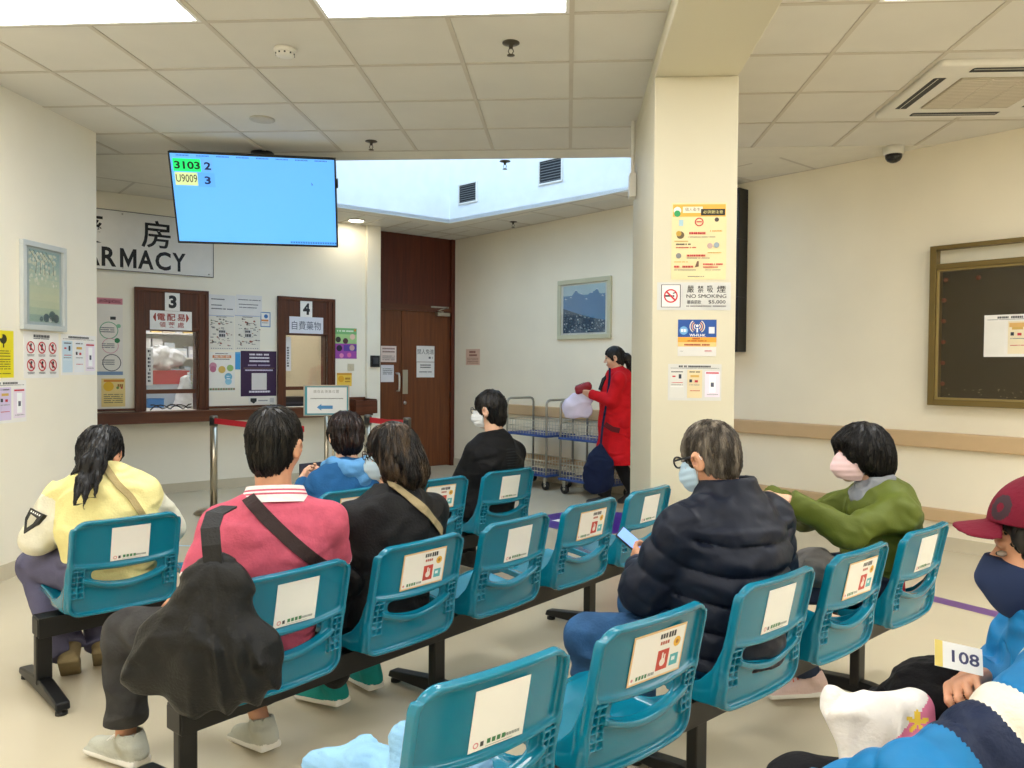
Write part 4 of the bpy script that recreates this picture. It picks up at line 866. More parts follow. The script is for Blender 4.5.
# side webs joining back and seat
web_top = np.interp(s.ax[1], [-.20,-.17,-.13,-.09,-.04,.03], [.56,.53,.46,.42,.395,.375])[None,:,None]
web = np.maximum(np.maximum(np.abs(np.abs(X)-.212)-.0055, Z-web_top), np.maximum(.355-Z, ysurf-Y-.002)); web = np.maximum(web, Y-.03); d = smin(d, web, .012)
s.d[...] = d
P_, F_ = s.mesh(1)
SEAT0 = mesh_obj('seat', P_, F_, [TEAL]); SEATME = SEAT0.data; bpy.data.objects.remove(SEAT0)
del s, X, Y, Z, d, rim, rl, ru, g, gx, gz, seat, lip, web, ds3, so, o2
def sticker(parent, kind, dx=0):
    m = MB(); w, h = (.148, .142) if kind == 's' else (.205, .135)
    zc = .618; T = .0012
    def q(a, b, c, d, col, y): m.quad(-w/2+a*w, -w/2+c*w, h/2-d*h, h/2-b*h, y, pc(col))
    m.box(-w/2, w/2, -.0006, .0004, -h/2, h/2, pc('#f1efe6' if kind == 's' else '#e9c890'))
    if kind == 's':
        m.disc(-w/2+.12*w, -h/2+.10*h, .05*w, -.0012, pc('#d88a8a'), 12, r2=.03*w); q(.2,.86,.26,.94,'#333333',-.0012)
        for k in range(4): q(.32+.09*k,.85,.385+.09*k,.93,'#3f7d4f',-.0012)
        x = .66
        while x < .92: q(x,.87,x+.02,.92,'#77807a',-.0012); x += .03
        q(.3,.96,.8,.975,'#b9bdb4',-.0012)
    else:
        q(.025,.04,.975,.96,'#f5f0e4',-.0010)
        for k in range(3): q(.50+.05*k,.10,.54+.05*k,.20,'#444444',-.0012); q(.66+.05*k,.09,.70+.05*k,.21,'#2f2f33',-.0013)
        for k in range(4): q(.52+.045*k,.26,.555+.045*k,.33,'#b5543c',-.0012)
        q(.50,.44,.72,.86,'#c94a3a',-.0012); m.disc(-w/2+.61*w, h/2-.70*h, .055*w, -.0016, pc('#f3e6da'), 12); q(.585,.50,.615,.66,'#f3e6da',-.0017); q(.63,.54,.655,.66,'#f3e6da',-.0017)
        m.disc(-w/2+.85*w, h/2-.35*h, .07*w, -.0012, pc('#eab53c'), 14); m.disc(-w/2+.85*w, h/2-.35*h, .03*w, -.0014, pc('#b0702c'), 10)
        q(.76,.60,.92,.84,'#5fb4ba',-.0012); q(.79,.66,.86,.74,'#e6f2f0',-.0014)
        m.disc(-w/2+.07*w, -h/2+.12*h, .022*w, -.0012, pc('#d88a8a'), 10)
        for k in range(4): q(.14+.055*k,.84,.18+.055*k,.92,'#3f7d4f',-.0012)
        x = .37
        while x < .47: q(x,.85,x+.02,.91,'#77807a',-.0012); x += .03
    o = m.build('sticker', parent); o.location = (dx, yb(zc)-.0075, zc); o.rotation_euler = (math.atan(.2055), 0, R(-1.5)); return o
STK = {}
def bench(name, ox, oy, ang, sp, kinds, legs, b0, b1, label, off=(0,0,0,0,0)):
    """ox, oy: middle of the top edge of the first seat back; the row runs along ang."""
    c, s_ = math.cos(R(ang)), math.sin(R(ang)); bx, by = ox-.22*s_, oy+.22*c
    t = empty(name, (bx, by, 0), R(ang)); tag(t, label, 'seating')
    m = MB(); m.box(b0, b1, -.045, .045, .245, .325, FRM); m.box(b0-.004, b0, -.04, .04, .25, .32, BLACK); m.build('beam', t, bevel=.006)
    for i, k in enumerate(kinds):
        se = bpy.data.objects.new('seat', SEATME); COL.objects.link(se); se.parent = t; se.location = (sp*i+off[i], 0, 0)
        if k not in STK: STK[k] = sticker(se, k, .01)
        else: st_ = STK[k].copy(); COL.objects.link(st_); st_.parent = se
        m = MB(); m.box(-.12,.12,-.10,.10,.322,.338,FRM); m.box(-.10,-.07,-.13,.14,.330,.352,FRM); m.box(.07,.10,-.13,.14,.330,.352,FRM)
        o = m.build('seat_bracket', t); o.location = (sp*i+off[i], 0, 0)
    for lx in legs:
        m = MB(); m.box(lx-.03, lx+.03, -.02, .02, .05, .25, FRM)
        poly = [(-.27,.022),(-.26,.05),(-.05,.075),(.05,.075),(.26,.05),(.27,.022)]
        m.add([(lx+sx*.026, y_, z_) for sx in (-1,1) for y_, z_ in poly], [(5,4,3,2,1,0),(6,7,8,9,10,11)]+[(i,(i+1)%6,(i+1)%6+6,i+6) for i in range(6)], FRM)
        lg = m.build('leg', t, bevel=.006)
        for y_ in (-.245, .245): m = MB(); m.lathe([(.022,0),(.022,.012),(.008,.016),(.008,.028)], 'rubber', (lx, y_, 0), 14); m.build('foot_glide', lg)
    return t
BA = bench('beam_seating', -.139, 1.626, 45.5, .5587, 'swsws', (-.05, 1.02, 2.13), -.25, 2.5, 'nearest teal beam seating row, with the navy puffer jacket man on it', (0,-.03,0,-.015,0))
BB = bench('beam_seating', -.827, 2.346, 54.2, .5375, 'swsws', (-.235, .83, 1.93), -.27, 2.36, 'middle teal beam seating row, from the pink polo man to the pillar')
BC = bench('beam_seating', -1.775, 3.072, 49.0, .5454, 'ssxws'.replace('x','w'), (-.255, .82, 1.93), -.28, 2.42, 'farthest teal beam seating row, from the yellow jumper to the man in black')
# ------------------------------------------------------------------ people
def skin(name, col): 
    m = mat(name, col, .5, noise=.06, nscale=30, bump=.05, bscale=200)
    b = m.node_tree.nodes['Principled BSDF']; b.inputs['Subsurface Weight'].default_value = .12; b.inputs['Subsurface Radius'].default_value = (.02,.008,.004); b.inputs['Subsurface Scale'].default_value = .5
    return m
SK = skin('skin', '#cf9775'); SKL = skin('skin_light', '#dcae90')
def hairmat(name, c1, c2, sc=26):
    m = bpy.data.materials.new(name); m.use_nodes = True; nt = m.node_tree; b = nt.nodes['Principled BSDF']
    tc = nt.nodes.new('ShaderNodeTexCoord'); mp = nt.nodes.new('ShaderNodeMapping'); mp.inputs['Scale'].default_value = (1,1,.22); nt.links.new(tc.outputs['Object'], mp.inputs[0])
    n = nt.nodes.new('ShaderNodeTexNoise'); n.inputs['Scale'].default_value = sc*3; n.inputs['Detail'].default_value = 3; nt.links.new(mp.outputs[0], n.inputs['Vector'])
    cr = nt.nodes.new('ShaderNodeValToRGB'); cr.color_ramp.elements[0].position = .45; cr.color_ramp.elements[1].position = .68
    cr.color_ramp.elements[0].color = lin(c1); cr.color_ramp.elements[1].color = lin(c2); nt.links.new(n.outputs[0], cr.inputs[0]); nt.links.new(cr.outputs[0], b.inputs['Base Color'])
    bp = nt.nodes.new('ShaderNodeBump'); bp.inputs['Strength'].default_value = .3; bp.inputs['Distance'].default_value = .004; nt.links.new(n.outputs[0], bp.inputs['Height']); nt.links.new(bp.outputs[0], b.inputs['Normal'])
    b.inputs['Roughness'].default_value = .42; b.inputs['Specular IOR Level'].default_value = .35; MATS[name] = m; return m
HB = hairmat('hair_black', '#060404', '#15100d'); HG = hairmat('hair_grey', '#3b342c', '#8c8172', 14); HBR = hairmat('hair_brown', '#120705', '#2d150d'); HM = hairmat('hair_dark_grey', '#0b0907', '#2d2720', 16); HSP = hairmat('hair_streaked', '#0e0906', '#5b4a38', 9)

def rotz(a): c, s_ = math.cos(a), math.sin(a); return np.array([[c,-s_,0],[s_,c,0],[0,0,1]])
def rotx(a): c, s_ = math.cos(a), math.sin(a); return np.array([[1,0,0],[0,c,-s_],[0,s_,c]])
def roty(a): c, s_ = math.cos(a), math.sin(a); return np.array([[c,0,s_],[0,1,0],[-s_,0,c]])

class Person:
    def __init__(p, label, O, f, neck, head, hyaw=0, hpitch=0, hroll=0, tyaw=0, sw=.17, seated=True, skinm=None, hs=1.0, group=None, pel=(0,-.02,.485)):
        p.ang = math.atan2(f[1], f[0])-PI/2
        p.t = empty('person', (O[0], O[1], 0), p.ang); tag(p.t, label, 'person', group)
        p.neck, p.hc, p.hs = V3(neck), V3(head), hs; p.HR = rotz(R(hyaw))@rotx(R(hpitch))@roty(R(hroll)); p.TR = rotz(R(tyaw))
        p.pel = V3(pel); p.skin = skinm or SK
        p.S = {-1: p.neck+p.TR@V3((-sw,-.005,-.078)), 1: p.neck+p.TR@V3((sw,-.005,-.078))}
        p.E, p.Wr, p.hd, p.Hip, p.Kn, p.An = {}, {}, {}, {-1: p.pel+V3((-.09,.02,-.015)), 1: p.pel+V3((.09,.02,-.015))}, {-1: V3((-.13,.42,.46)), 1: V3((.13,.42,.46))}, {-1: V3((-.13,.42,.09)), 1: V3((.13,.42,.09))}
        p.toe = {}; p.seated = seated; p.fl = p.TR@V3((0,1,0))
        p.waist = p.pel*.55+p.neck*.45+V3((0,-.02,0)); p.chest = p.pel*.22+p.neck*.78+p.TR@V3((0,-.02,0))
    def g(p, x, y, z): return p.hc+p.HR@(V3((x,y,z))*p.hs)
    def bounds(p, pts, m): a = np.array(pts); return a.min(0)-m, a.max(0)+m
    def hand(p, s, side, d, n, curl=.5, thumb=.5, sc=.95):
        W, d, n = p.Wr[side], unit(d), V3(n); n = unit(n-(n@d)*d); l = np.cross(d, n)*p.hd[side]
        Rm = np.stack([l, d, n], 1)
        s.rbox(W+d*.045*sc, (.040*sc,.046*sc,.015*sc), .013, Rm, .012); s.cap(p.E[side]*.1+W*.9, W+d*.02, .026*sc, .024*sc, .015, flat=(n,.75))
        LEN = (.068,.076,.071,.055); RD = (.0088,.009,.0086,.0076)
        for i in range(4):
            b = W+d*.086*sc+l*(.030-.0205*i)*sc; dd = unit(d+l*(.07-.05*i))
            for j, (fr, a) in enumerate(((.45,curl*.5),(.32,curl*1.4),(.23,curl*2.1))):
                v = dd*math.cos(a)+n*math.sin(a); e = b+v*LEN[i]*fr*sc; s.cap(b, e, RD[i]*sc*(1-.07*j), RD[i]*sc*(.93-.07*j), .003); b = e
        b = W+d*.022*sc+l*.032*sc; v = unit(d*.6+l*(1-thumb)+n*thumb); e = b+v*.04*sc; s.cap(b, e, .0135*sc, .011*sc, .008); v = unit(d*1.0+l*.35*(1-thumb)+n*thumb*.8); s.cap(e, e+v*.032*sc, .0105*sc, .0085*sc, .004)
    def head(p, s, eyes=True):
        g, hs = p.g, p.hs; Rm = p.HR
        s.ell(g(0,-.014,.026), V3((.073,.090,.086))*hs, Rm, .02); s.ell(g(0,.024,-.042), V3((.056,.060,.064))*hs, Rm, .03); s.ell(g(0,.060,-.090), V3((.024,.020,.019))*hs, Rm, .025)
        s.ell(g(0,.077,.028), V3((.042,.012,.010))*hs, Rm, .012)
        for q in (-1, 1): s.ell(g(q*.034,.056,-.034), V3((.022,.022,.024))*hs, Rm, .02); s.ell(g(q*.030,.092,.010), V3((.015,.011,.009))*hs, Rm, .008, sub=True)
        s.cap(g(0,.084,.008), g(0,.106,-.026), .0075*hs, .0115*hs, .010); 
        for q in (-1, 1): s.ell(g(q*.011,.096,-.030), V3((.008,.010,.007))*hs, Rm, .006)
        s.ell(g(0,.086,-.056), V3((.021,.010,.0055))*hs, Rm, .004); s.ell(g(0,.084,-.067), V3((.018,.010,.006))*hs, Rm, .004)
        for q in (-1, 1):
            Re = Rm@rotz(R(-q*22))@rotx(R(-8)); s.ell(g(q*.082,-.012,-.008), V3((.010,.021,.034))*hs, Re, .005); s.ell(g(q*.074,-.004,-.030), V3((.008,.010,.012))*hs, Re, .005); s.ell(g(q*.087,-.006,-.006), V3((.006,.010,.017))*hs, Re, .003, sub=True)
        nb = p.neck+p.TR@V3((0,-.01,-.03)); s.cap(g(0,-.022,-.05), nb, .054*hs, .060, .03)
        if eyes:
            for q in (-1, 1):
                m = MB(); c = g(q*.030,.0775,.008); vs = []; m.lathe([(.001,-.0105),(.006,-.0085),(.0095,-.004),(.0105,0),(.0095,.004),(.006,.0085),(.001,.0105)], mat('eye_white', '#9c9085', .2), n=12); m.lathe([(.0068,.0086),(.004,.0105),(.0008,.0112)], mat('iris', '#1a100b', .1), n=10)
                o = m.build('eye', p.t); o.location = c; fz = p.HR@V3((0,1,0)); o.rotation_euler = Vector(fz).to_track_quat('Z', 'Y').to_euler(); o.scale = (.9,.55,.9)
    def body(p, h=.0045, hands=None, eyes=True, arms=True):
        pts = [p.pel, p.hc+V3((0,0,.1)), p.hc+V3((0,.14,-.1)), p.hc+V3((0,-.14,0)), *p.S.values(), *p.E.values(), *p.Hip.values(), *p.Kn.values(), *p.An.values()]
        for k, w in p.Wr.items(): pts += [w+.16*unit(hands[k][0]) if hands and k in hands else w]
        lo, hi = p.bounds(pts, .12); lo[2] = max(lo[2], .02); s = SDF(lo, hi, h)
        fl = (p.fl, .70)
        s.cap(p.pel, p.waist, .115, .10, .03, flat=fl); s.cap(p.waist, p.chest, .10, .115, .03, flat=fl); s.cap(p.chest, p.neck-V3((0,0,.05)), .115, .085, .03, flat=fl)
        s.cap(p.S[-1], p.S[1], .042, .042, .03)
        for q in (-1, 1):
            s.cap(p.S[q], p.E[q], .040, .034, .02); s.cap(p.E[q], p.Wr[q], .034, .024, .01)
            s.cap(p.Hip[q], p.Kn[q], .066, .046, .03); s.cap(p.Kn[q], p.An[q], .046, .032, .015)
        p.head(s, eyes)
        if hands:
            for q, (d, n, curl, th) in hands.items(): p.hd[q] = (1 if q < 0 else -1); p.hand(s, q, d, n, curl, th)
        p.bs = s
        return sdf_obj(s, 'body', [p.skin], p.t)
    def top(p, r=1.0, arm=1.0, hem=.43, belly=0, h=.006, quilt=None, armq=None, drop=.02, cuff=.03):
        lo, hi = p.bounds([p.pel, p.neck, *p.S.values(), *p.E.values(), *p.Wr.values(), p.Hip[-1], p.Hip[1]], .17); lo[2] = max(lo[2], hem-.05); hi[2] = min(hi[2], p.neck[2]+.13)
        s = SDF(lo, hi, h); fl = (p.fl, .78); b = V3((0,0,0))
        c = lambda a, d_: (a, d_)
        s.cap(p.pel+V3((0,0,-.06)), p.waist, .152*r, (.142+belly)*r, .04, flat=fl, quilt=quilt); s.cap(p.waist, p.chest-V3((0,0,.03)), (.142+belly)*r, .150*r, .04, flat=fl, quilt=quilt)
        s.cap(p.chest-V3((0,0,.03)), p.neck-p.TR@V3((0,.005,.085)), .150*r, .095*r, .04, flat=fl, quilt=quilt)
        tq = p.neck+V3((0,0,-.02))
        for q in (-1, 1): s.cap(p.S[q]*.70+p.chest*.30-V3((0,0,.03)), p.waist+p.TR@V3((q*.05,0,0)), .078*r, .095*r, .04, flat=(p.fl,.9))
        for q in (-1, 1):
            s.cap(p.S[q]*.15+tq*.85, p.S[q], .048*r, .056*arm, .035)
            s.cap(p.S[q], p.E[q], .057*arm, .050*arm, .022, quilt=armq or quilt); s.cap(p.E[q], p.Wr[q], .052*arm, .038*arm, .02, quilt=armq or quilt)
        return s
    def finish_top(p, s, cuffs=True, hem=None, k=.0):
        if hem is not None: s.cut((0,0,hem), (0,0,-1))
        if cuffs:
            for q in (-1, 1):
                d = unit(p.Wr[q]-p.E[q]); c = p.Wr[q]+d*.0; s.cap(c+d*.012, c+d*.14, .05, .05, 0, sub=True) if False else None
                sl, X, Y, Z = s._sub(p.Wr[q]-.075, p.Wr[q]+.075); e = (X-p.Wr[q][0])*d[0]+(Y-p.Wr[q][1])*d[1]+(Z-p.Wr[q][2])*d[2]; s.d[sl] = np.maximum(s.d[sl], e)
    def collar(p, s, r0_=.075, r1=.068, h0=.0, h1=.055, th=.007, k=.006, lean=None):
        u = unit(p.hc-p.neck) if lean is None else unit(lean); a = p.neck-u*.02; b = p.neck+u*h1
        s.cap(a, b, r0_, r1, .012); s.cap(b-u*.03, b+u*.1, r1-th, r1-th, 0, sub=True); s.cap(a+u*.0, b, r0_-th*1.5, r1-th, 0, sub=True)
        sl, X, Y, Z = s._sub(b-.16, b+.16); e = (X-b[0])*u[0]+(Y-b[1])*u[1]+(Z-b[2])*u[2]; s.d[sl] = np.maximum(s.d[sl], e)
    def trousers(p, name, m, r=1.0, h=.007, amp=.006, seed=3, ank=.10, hemr=.05, mfn=None, waist=.13, lift=0):
        lo, hi = p.bounds([p.pel+V3((0,0,waist)), *p.Hip.values(), *p.Kn.values(), *p.An.values()], .13); lo[2] = max(lo[2], .03); s = SDF(lo, hi, h)
        s.cap(p.pel+V3((0,0,-.01)), p.pel+V3((0,-.0,waist-.02)), .135*r, .125*r, .03, flat=(p.fl,.8))
        for q in (-1, 1):
            s.cap(p.Hip[q], p.Kn[q], .086*r, .066*r, .03); s.cap(p.Kn[q], p.An[q]+V3((0,0,.0)), .064*r, hemr*r, .015)
        s.folds(amp, 9, seed, (1,1,1.4))
        for q in (-1, 1):
            d = unit(p.An[q]-p.Kn[q]); c = p.An[q]-d*lift; sl, X, Y, Z = s._sub(c-.14, c+.14); e = (X-c[0])*d[0]+(Y-c[1])*d[1]+(Z-c[2])*d[2]; s.d[sl] = np.maximum(s.d[sl], e)
        return sdf_obj(s, name, m if isinstance(m, list) else [m], p.t, mfn)
    def shoe(p, q, m, sole, dirv, label=None, L=.26, lift=0, pitch=0, lace=None):
        """q side; dirv heading in local xy; pitch raises the heel (degrees)."""
        a = p.An[q]; s = SDF((-.07,-.10,-.01), (.07,.22,.13), .004)
        s.chain([(0,-.055,.03),(0,.03,.03),(.004,.14,.026)], [.033,.034,.034], .02, flat=((0,0,1),.75)); s.cap((0,-.045,.05),(0,-.025,.085),.041,.042,.02); s.cap((0,-.02,.07),(0,.09,.03),.032,.026,.03)
        s.cap((0,-.025,.085),(0,-.02,.16),.035,.036,0,sub=True)
        s.rbox((0,.045,.012), (.040,.125,.013), .010, None, .006); s.cut((0,0,.0), (0,0,-1))
        o = sdf_obj(s, 'shoe', [m, sole], p.t, lambda x, y, z: (z < .020+.006*np.clip(-y/.06,0,1)).astype(int))
        o.location = (a[0], a[1], a[2]-.085+lift); o.rotation_euler = (R(-pitch), 0, math.atan2(-dirv[0], dirv[1]))
        if label: o['label'] = label
        if lace:
            mb_ = MB()
            for k in range(4): mb_.tube([(-.022,.028+.018*k,.082-.010*k),(0,.022+.018*k,.093-.010*k),(.022,.028+.018*k,.082-.010*k)], .0035, lace, 6)
            mb_.build('laces', o)
        return o
    def hair(p, m, vol=.012, style='short', h=.0035, strands=450, slen=.07, amp=.004, seed=2, extra=None, name='hair', face=(.088,-.036,.066,.076,.088), back=-.075, top_add=0):
        pts = [p.g(0,0,0)]; ext = .17 if style == 'short' else .30
        lo = p.hc-ext; hi = p.hc+V3((.17,.17,.17)) if style == 'short' else p.hc+V3((.22,.22,.18)); s = SDF(lo, hi, h); g, hs, Rm = p.g, p.hs, p.HR
        s.ell(g(0,-.014,.028+top_add), V3((.073+vol,.090+vol,.087+vol))*hs, Rm, .02)
        s.ell(g(0,-.040,back*.55), V3((.056+vol*.7,.056+vol,.075))*hs, Rm, .025)
        if extra: extra(s, g, hs, Rm)
        if face: s.ell(g(0,face[0],face[1]), V3(face[2:])*hs, Rm, .01, sub=True)
        if style == 'short':
            for q in (-1, 1): s.ell(g(q*.096,.004,-.034), V3((.034,.040,.052))*hs, Rm, .006, sub=True)
        iR = Rm.T
        def fn(x, y, z):
            v = iR@np.stack([x-p.hc[0], y-p.hc[1], z-p.hc[2]]); a = np.arctan2(v[0], v[1]+.03); e = np.arctan2(v[2], np.hypot(v[0], v[1]))
            return amp*np.clip(np.hypot(v[0], v[1]+.03)/.05, .1, 1)*(noise3(a*7+50, e*2.2+20, e*0+3, seed)+.7*noise3(a*17+50, e*3.5+20, e*0+9, seed+1))
        s.near(fn, .03)
        P, F = s.mesh(1); rs = np.random.RandomState(seed)
        if strands:
            # fine locks lying on the surface, combed down from the crown
            crown = g(0,-.045,.10); vs, fs = [], []; n0 = len(P)
            cur = P[rs.choice(len(P), strands)].copy(); K = 6; Ls = slen*rs.uniform(.5, 1.1, strands)[:,None]
            def grad(q):
                I = np.clip(np.round((q-s.lo)/s.h).astype(int), 1, s.n-2); a, b, c = I.T; G = np.stack([s.d[a+1,b,c]-s.d[a-1,b,c], s.d[a,b+1,c]-s.d[a,b-1,c], s.d[a,b,c+1]-s.d[a,b,c-1]], 1)
                return s.d[a,b,c], G/np.maximum(np.linalg.norm(G, axis=1), 1e-5)[:,None]
            un = lambda v: v/np.maximum(np.linalg.norm(v, axis=1), 1e-6)[:,None]
            dv, N_ = grad(cur); d = cur-crown; d = un(d-(d*N_).sum(1)[:,None]*N_)+rs.randn(strands, 3)*.12; paths, Ns = [cur], [N_]
            for k in range(K):
                cur = cur+d*Ls/K; dv, N_ = grad(cur); cur = cur-N_*np.clip(dv, -.01, .01)[:,None]; d = d+V3((0,0,-.25)); d = un(d-(d*N_).sum(1)[:,None]*N_); paths.append(cur); Ns.append(N_)
            for k, (q, nn) in enumerate(zip(paths, Ns)):
                w_ = np.cross(d, nn)*(.0024*(1-k/(K+1))); up_ = nn*(.0012+.0012*math.sin(PI*k/K)); vs.append(np.stack([q-w_, q+w_, q+up_+nn*.0012], 1))
            V_ = np.stack(vs, 1).reshape(-1, 3); B_ = n0+np.arange(strands)*(K+1)*3
            for k in range(K):
                for j in range(3): fs.append(np.stack([B_+3*k+j, B_+3*k+(j+1)%3, B_+3*k+3+(j+1)%3, B_+3*k+3+j], 1))
            vs, fs = V_, np.concatenate(fs)
            P = np.concatenate([P, np.array(vs)]); F = np.concatenate([F, np.array(fs)])
        p.hairs = s
        return mesh_obj(name, P, F, [m], p.t)
    def mask(p, m, r=1.03, loops=True, z0=-.10, z1=.012, big=False):
        s = SDF(p.hc-.16, p.hc+.16, .003); g, hs, Rm = p.g, p.hs, p.HR
        s.ell(g(0,.026,-.042), V3((.066,.069,.074))*hs, Rm, .01); s.cap(g(0,.088,-.005), g(0,.106,-.045), .016*hs, .022*hs, .03); s.ell(g(0,.066,-.088), V3((.032,.028,.026))*hs, Rm, .02)
        if not big: s.ell(g(0,.062,-.048), V3((.046,.052,.054))*hs, Rm, .025)
        if big: s.ell(g(0,.052,-.050), V3((.058,.066,.072))*hs, Rm, .02)
        for pt, nn in ((g(0,0,z1), Rm@V3((0,-.25,1))), (g(0,0,z0-.012), Rm@V3((0,.2,-1))), (g(0,.018 if not big else -.01,0), Rm@V3((0,-1,0)))): s.cut(pt, nn)
        def fn(x, y, z): v = Rm.T@np.stack([x-p.hc[0], y-p.hc[1], z-p.hc[2]]); return .0009*np.sin(v[2]*260)*(0 if big else 1)
        s.near(fn)
        o = sdf_obj(s, 'face_mask', [m], p.t)
        mb_ = MB()
        for q in (-1, 1):
            for zz in (-.01,-.075): mb_.tube([g(q*.060,.020,zz), g(q*.074,.002,zz*.5+.012), g(q*.083,-.022,.012), g(q*.084,-.03,-.005)], .0016, WHITE if not big else m, 6)
        mb_.build('ear_loops', o) if loops else None
        return o
    def glasses(p, m, dark=False):
        mb_ = MB(); g = p.g; t_ = .0034 if dark else .0019
        for q in (-1, 1):
            mb_.tube([g(q*(.032+.024*math.cos(a)), .104-.004*abs(math.cos(a)), .006+.018*math.sin(a)) for a in [2*PI*k/16 for k in range(16)]], t_, m, 6, closed=True)
            mb_.tube([g(q*.055,.100,.012), g(q*.073,.06,.012), g(q*.080,0,.010), g(q*.080,-.015,-.004)], t_, m, 6)
        mb_.tube([g(-.009,.105,.009), g(0,.108,.011), g(.009,.105,.009)], .0016, m, 6)
        o = mb_.build('glasses', p.t)
        mb_ = MB()
        for q in (-1, 1):
            mb_.add([g(q*(.032+.0225*math.cos(a)), .104-.004*abs(math.cos(a)), .006+.0165*math.sin(a)) for a in [2*PI*k/16 for k in range(16)]], [list(range(16))], GLASS)
        mb_.build('lenses', o)
        return o
    def surf(p, s, x, z, side=-1):                 # y of the clothing surface seen from behind (local)
        i = int(round((x-s.lo[0])/s.h)); k = int(round((z-s.lo[2])/s.h)); col = s.d[i,:,k]; ys = np.nonzero(col < 0)[0]
        if len(ys) == 0: return None
        return float(s.ax[1][ys[0] if side < 0 else ys[-1]])
    def strap(p, s, pts, w, m, name='strap', side=-1, off=.004, parent=None, th=.003):
        """pts: (x,z) in the turned torso frame, laid on the surface from behind."""
        out = []; bk = p.TR@V3((0,-1 if side < 0 else 1,0)); P_ = np.array(pts); tt = np.linspace(0, len(pts)-1, 26)
        for t in tt:
            x, z = np.interp(t, range(len(pts)), P_[:,0]), np.interp(t, range(len(pts)), P_[:,1])
            st_ = V3((p.neck[0],p.neck[1],0))+p.TR@V3((x,0,0))+bk*.34; st_[2] = z
            for k in range(340):
                q = st_-bk*.0015*k; ii = np.round((q-s.lo)/s.h).astype(int)
                if (ii < 0).any() or (ii >= s.n).any(): continue
                if s.d[tuple(ii)] < .001: out.append(q); break
        for _ in range(3): out = [out[0]]+[(out[i-1]+out[i]*2+out[i+1])/4 for i in range(1, len(out)-1)]+[out[-1]]
        sm = out
        ii = []
        for q in sm:
            jj = np.clip(np.round((q-s.lo)/s.h).astype(int), 1, s.n-2); gr = V3([s.d[jj[0]+1,jj[1],jj[2]]-s.d[jj[0]-1,jj[1],jj[2]], s.d[jj[0],jj[1]+1,jj[2]]-s.d[jj[0],jj[1]-1,jj[2]], s.d[jj[0],jj[1],jj[2]+1]-s.d[jj[0],jj[1],jj[2]-1]])
            ii.append(Vector(unit(gr) if np.linalg.norm(gr) > 1e-6 else bk))
        for _ in range(4): ii = [ii[0]]+[(ii[i-1]+ii[i]*2+ii[i+1]).normalized() for i in range(1, len(ii)-1)]+[ii[-1]]
        sm = [q+V3(n_)*(off+.0035) for q, n_ in zip(sm, ii)]
        mb_ = MB(); mb_.ribbon(sm, w, th, ii, m); o = mb_.build(name, parent or p.t); return o, sm
def CL(name, col, rough=.85, noise=.08, nscale=14, bump=.25, bscale=120, spec=.25, wr=1.0, ws=6.5, **k):
    new = name not in MATS; m = mat(name, col, rough, noise=noise, nscale=nscale, bump=bump, bscale=bscale, spec=spec, **k)
    if new:                                        # creases: stretched, distorted ridges under the weave
        nt = m.node_tree; b = nt.nodes['Principled BSDF']; mp = nt.nodes['Mapping']; old = b.inputs['Normal'].links[0].from_node
        n = nt.nodes.new('ShaderNodeTexNoise'); n.noise_type = 'RIDGED_MULTIFRACTAL'; n.inputs['Scale'].default_value = ws; n.inputs['Detail'].default_value = 2; n.inputs['Distortion'].default_value = .8
        m2 = nt.nodes.new('ShaderNodeMapping'); m2.inputs['Scale'].default_value = (1,1,1.5); m2.inputs['Rotation'].default_value = (.5,.4,0); nt.links.new(mp.outputs[0], m2.inputs[0]); nt.links.new(m2.outputs[0], n.inputs['Vector'])
        bp = nt.nodes.new('ShaderNodeBump'); bp.inputs['Strength'].default_value = wr; bp.inputs['Distance'].default_value = .03
        nt.links.new(n.outputs[0], bp.inputs['Height']); nt.links.new(bp.outputs[0], old.inputs['Normal'])
    return m
fA, fB, fC = (-.713,.701), (-.811,.585), (-.7547,.6561)
SOLEW = mat('sole_white', '#e4e0d6', .6); SOLED = mat('sole_dark', '#2a2724', .7)

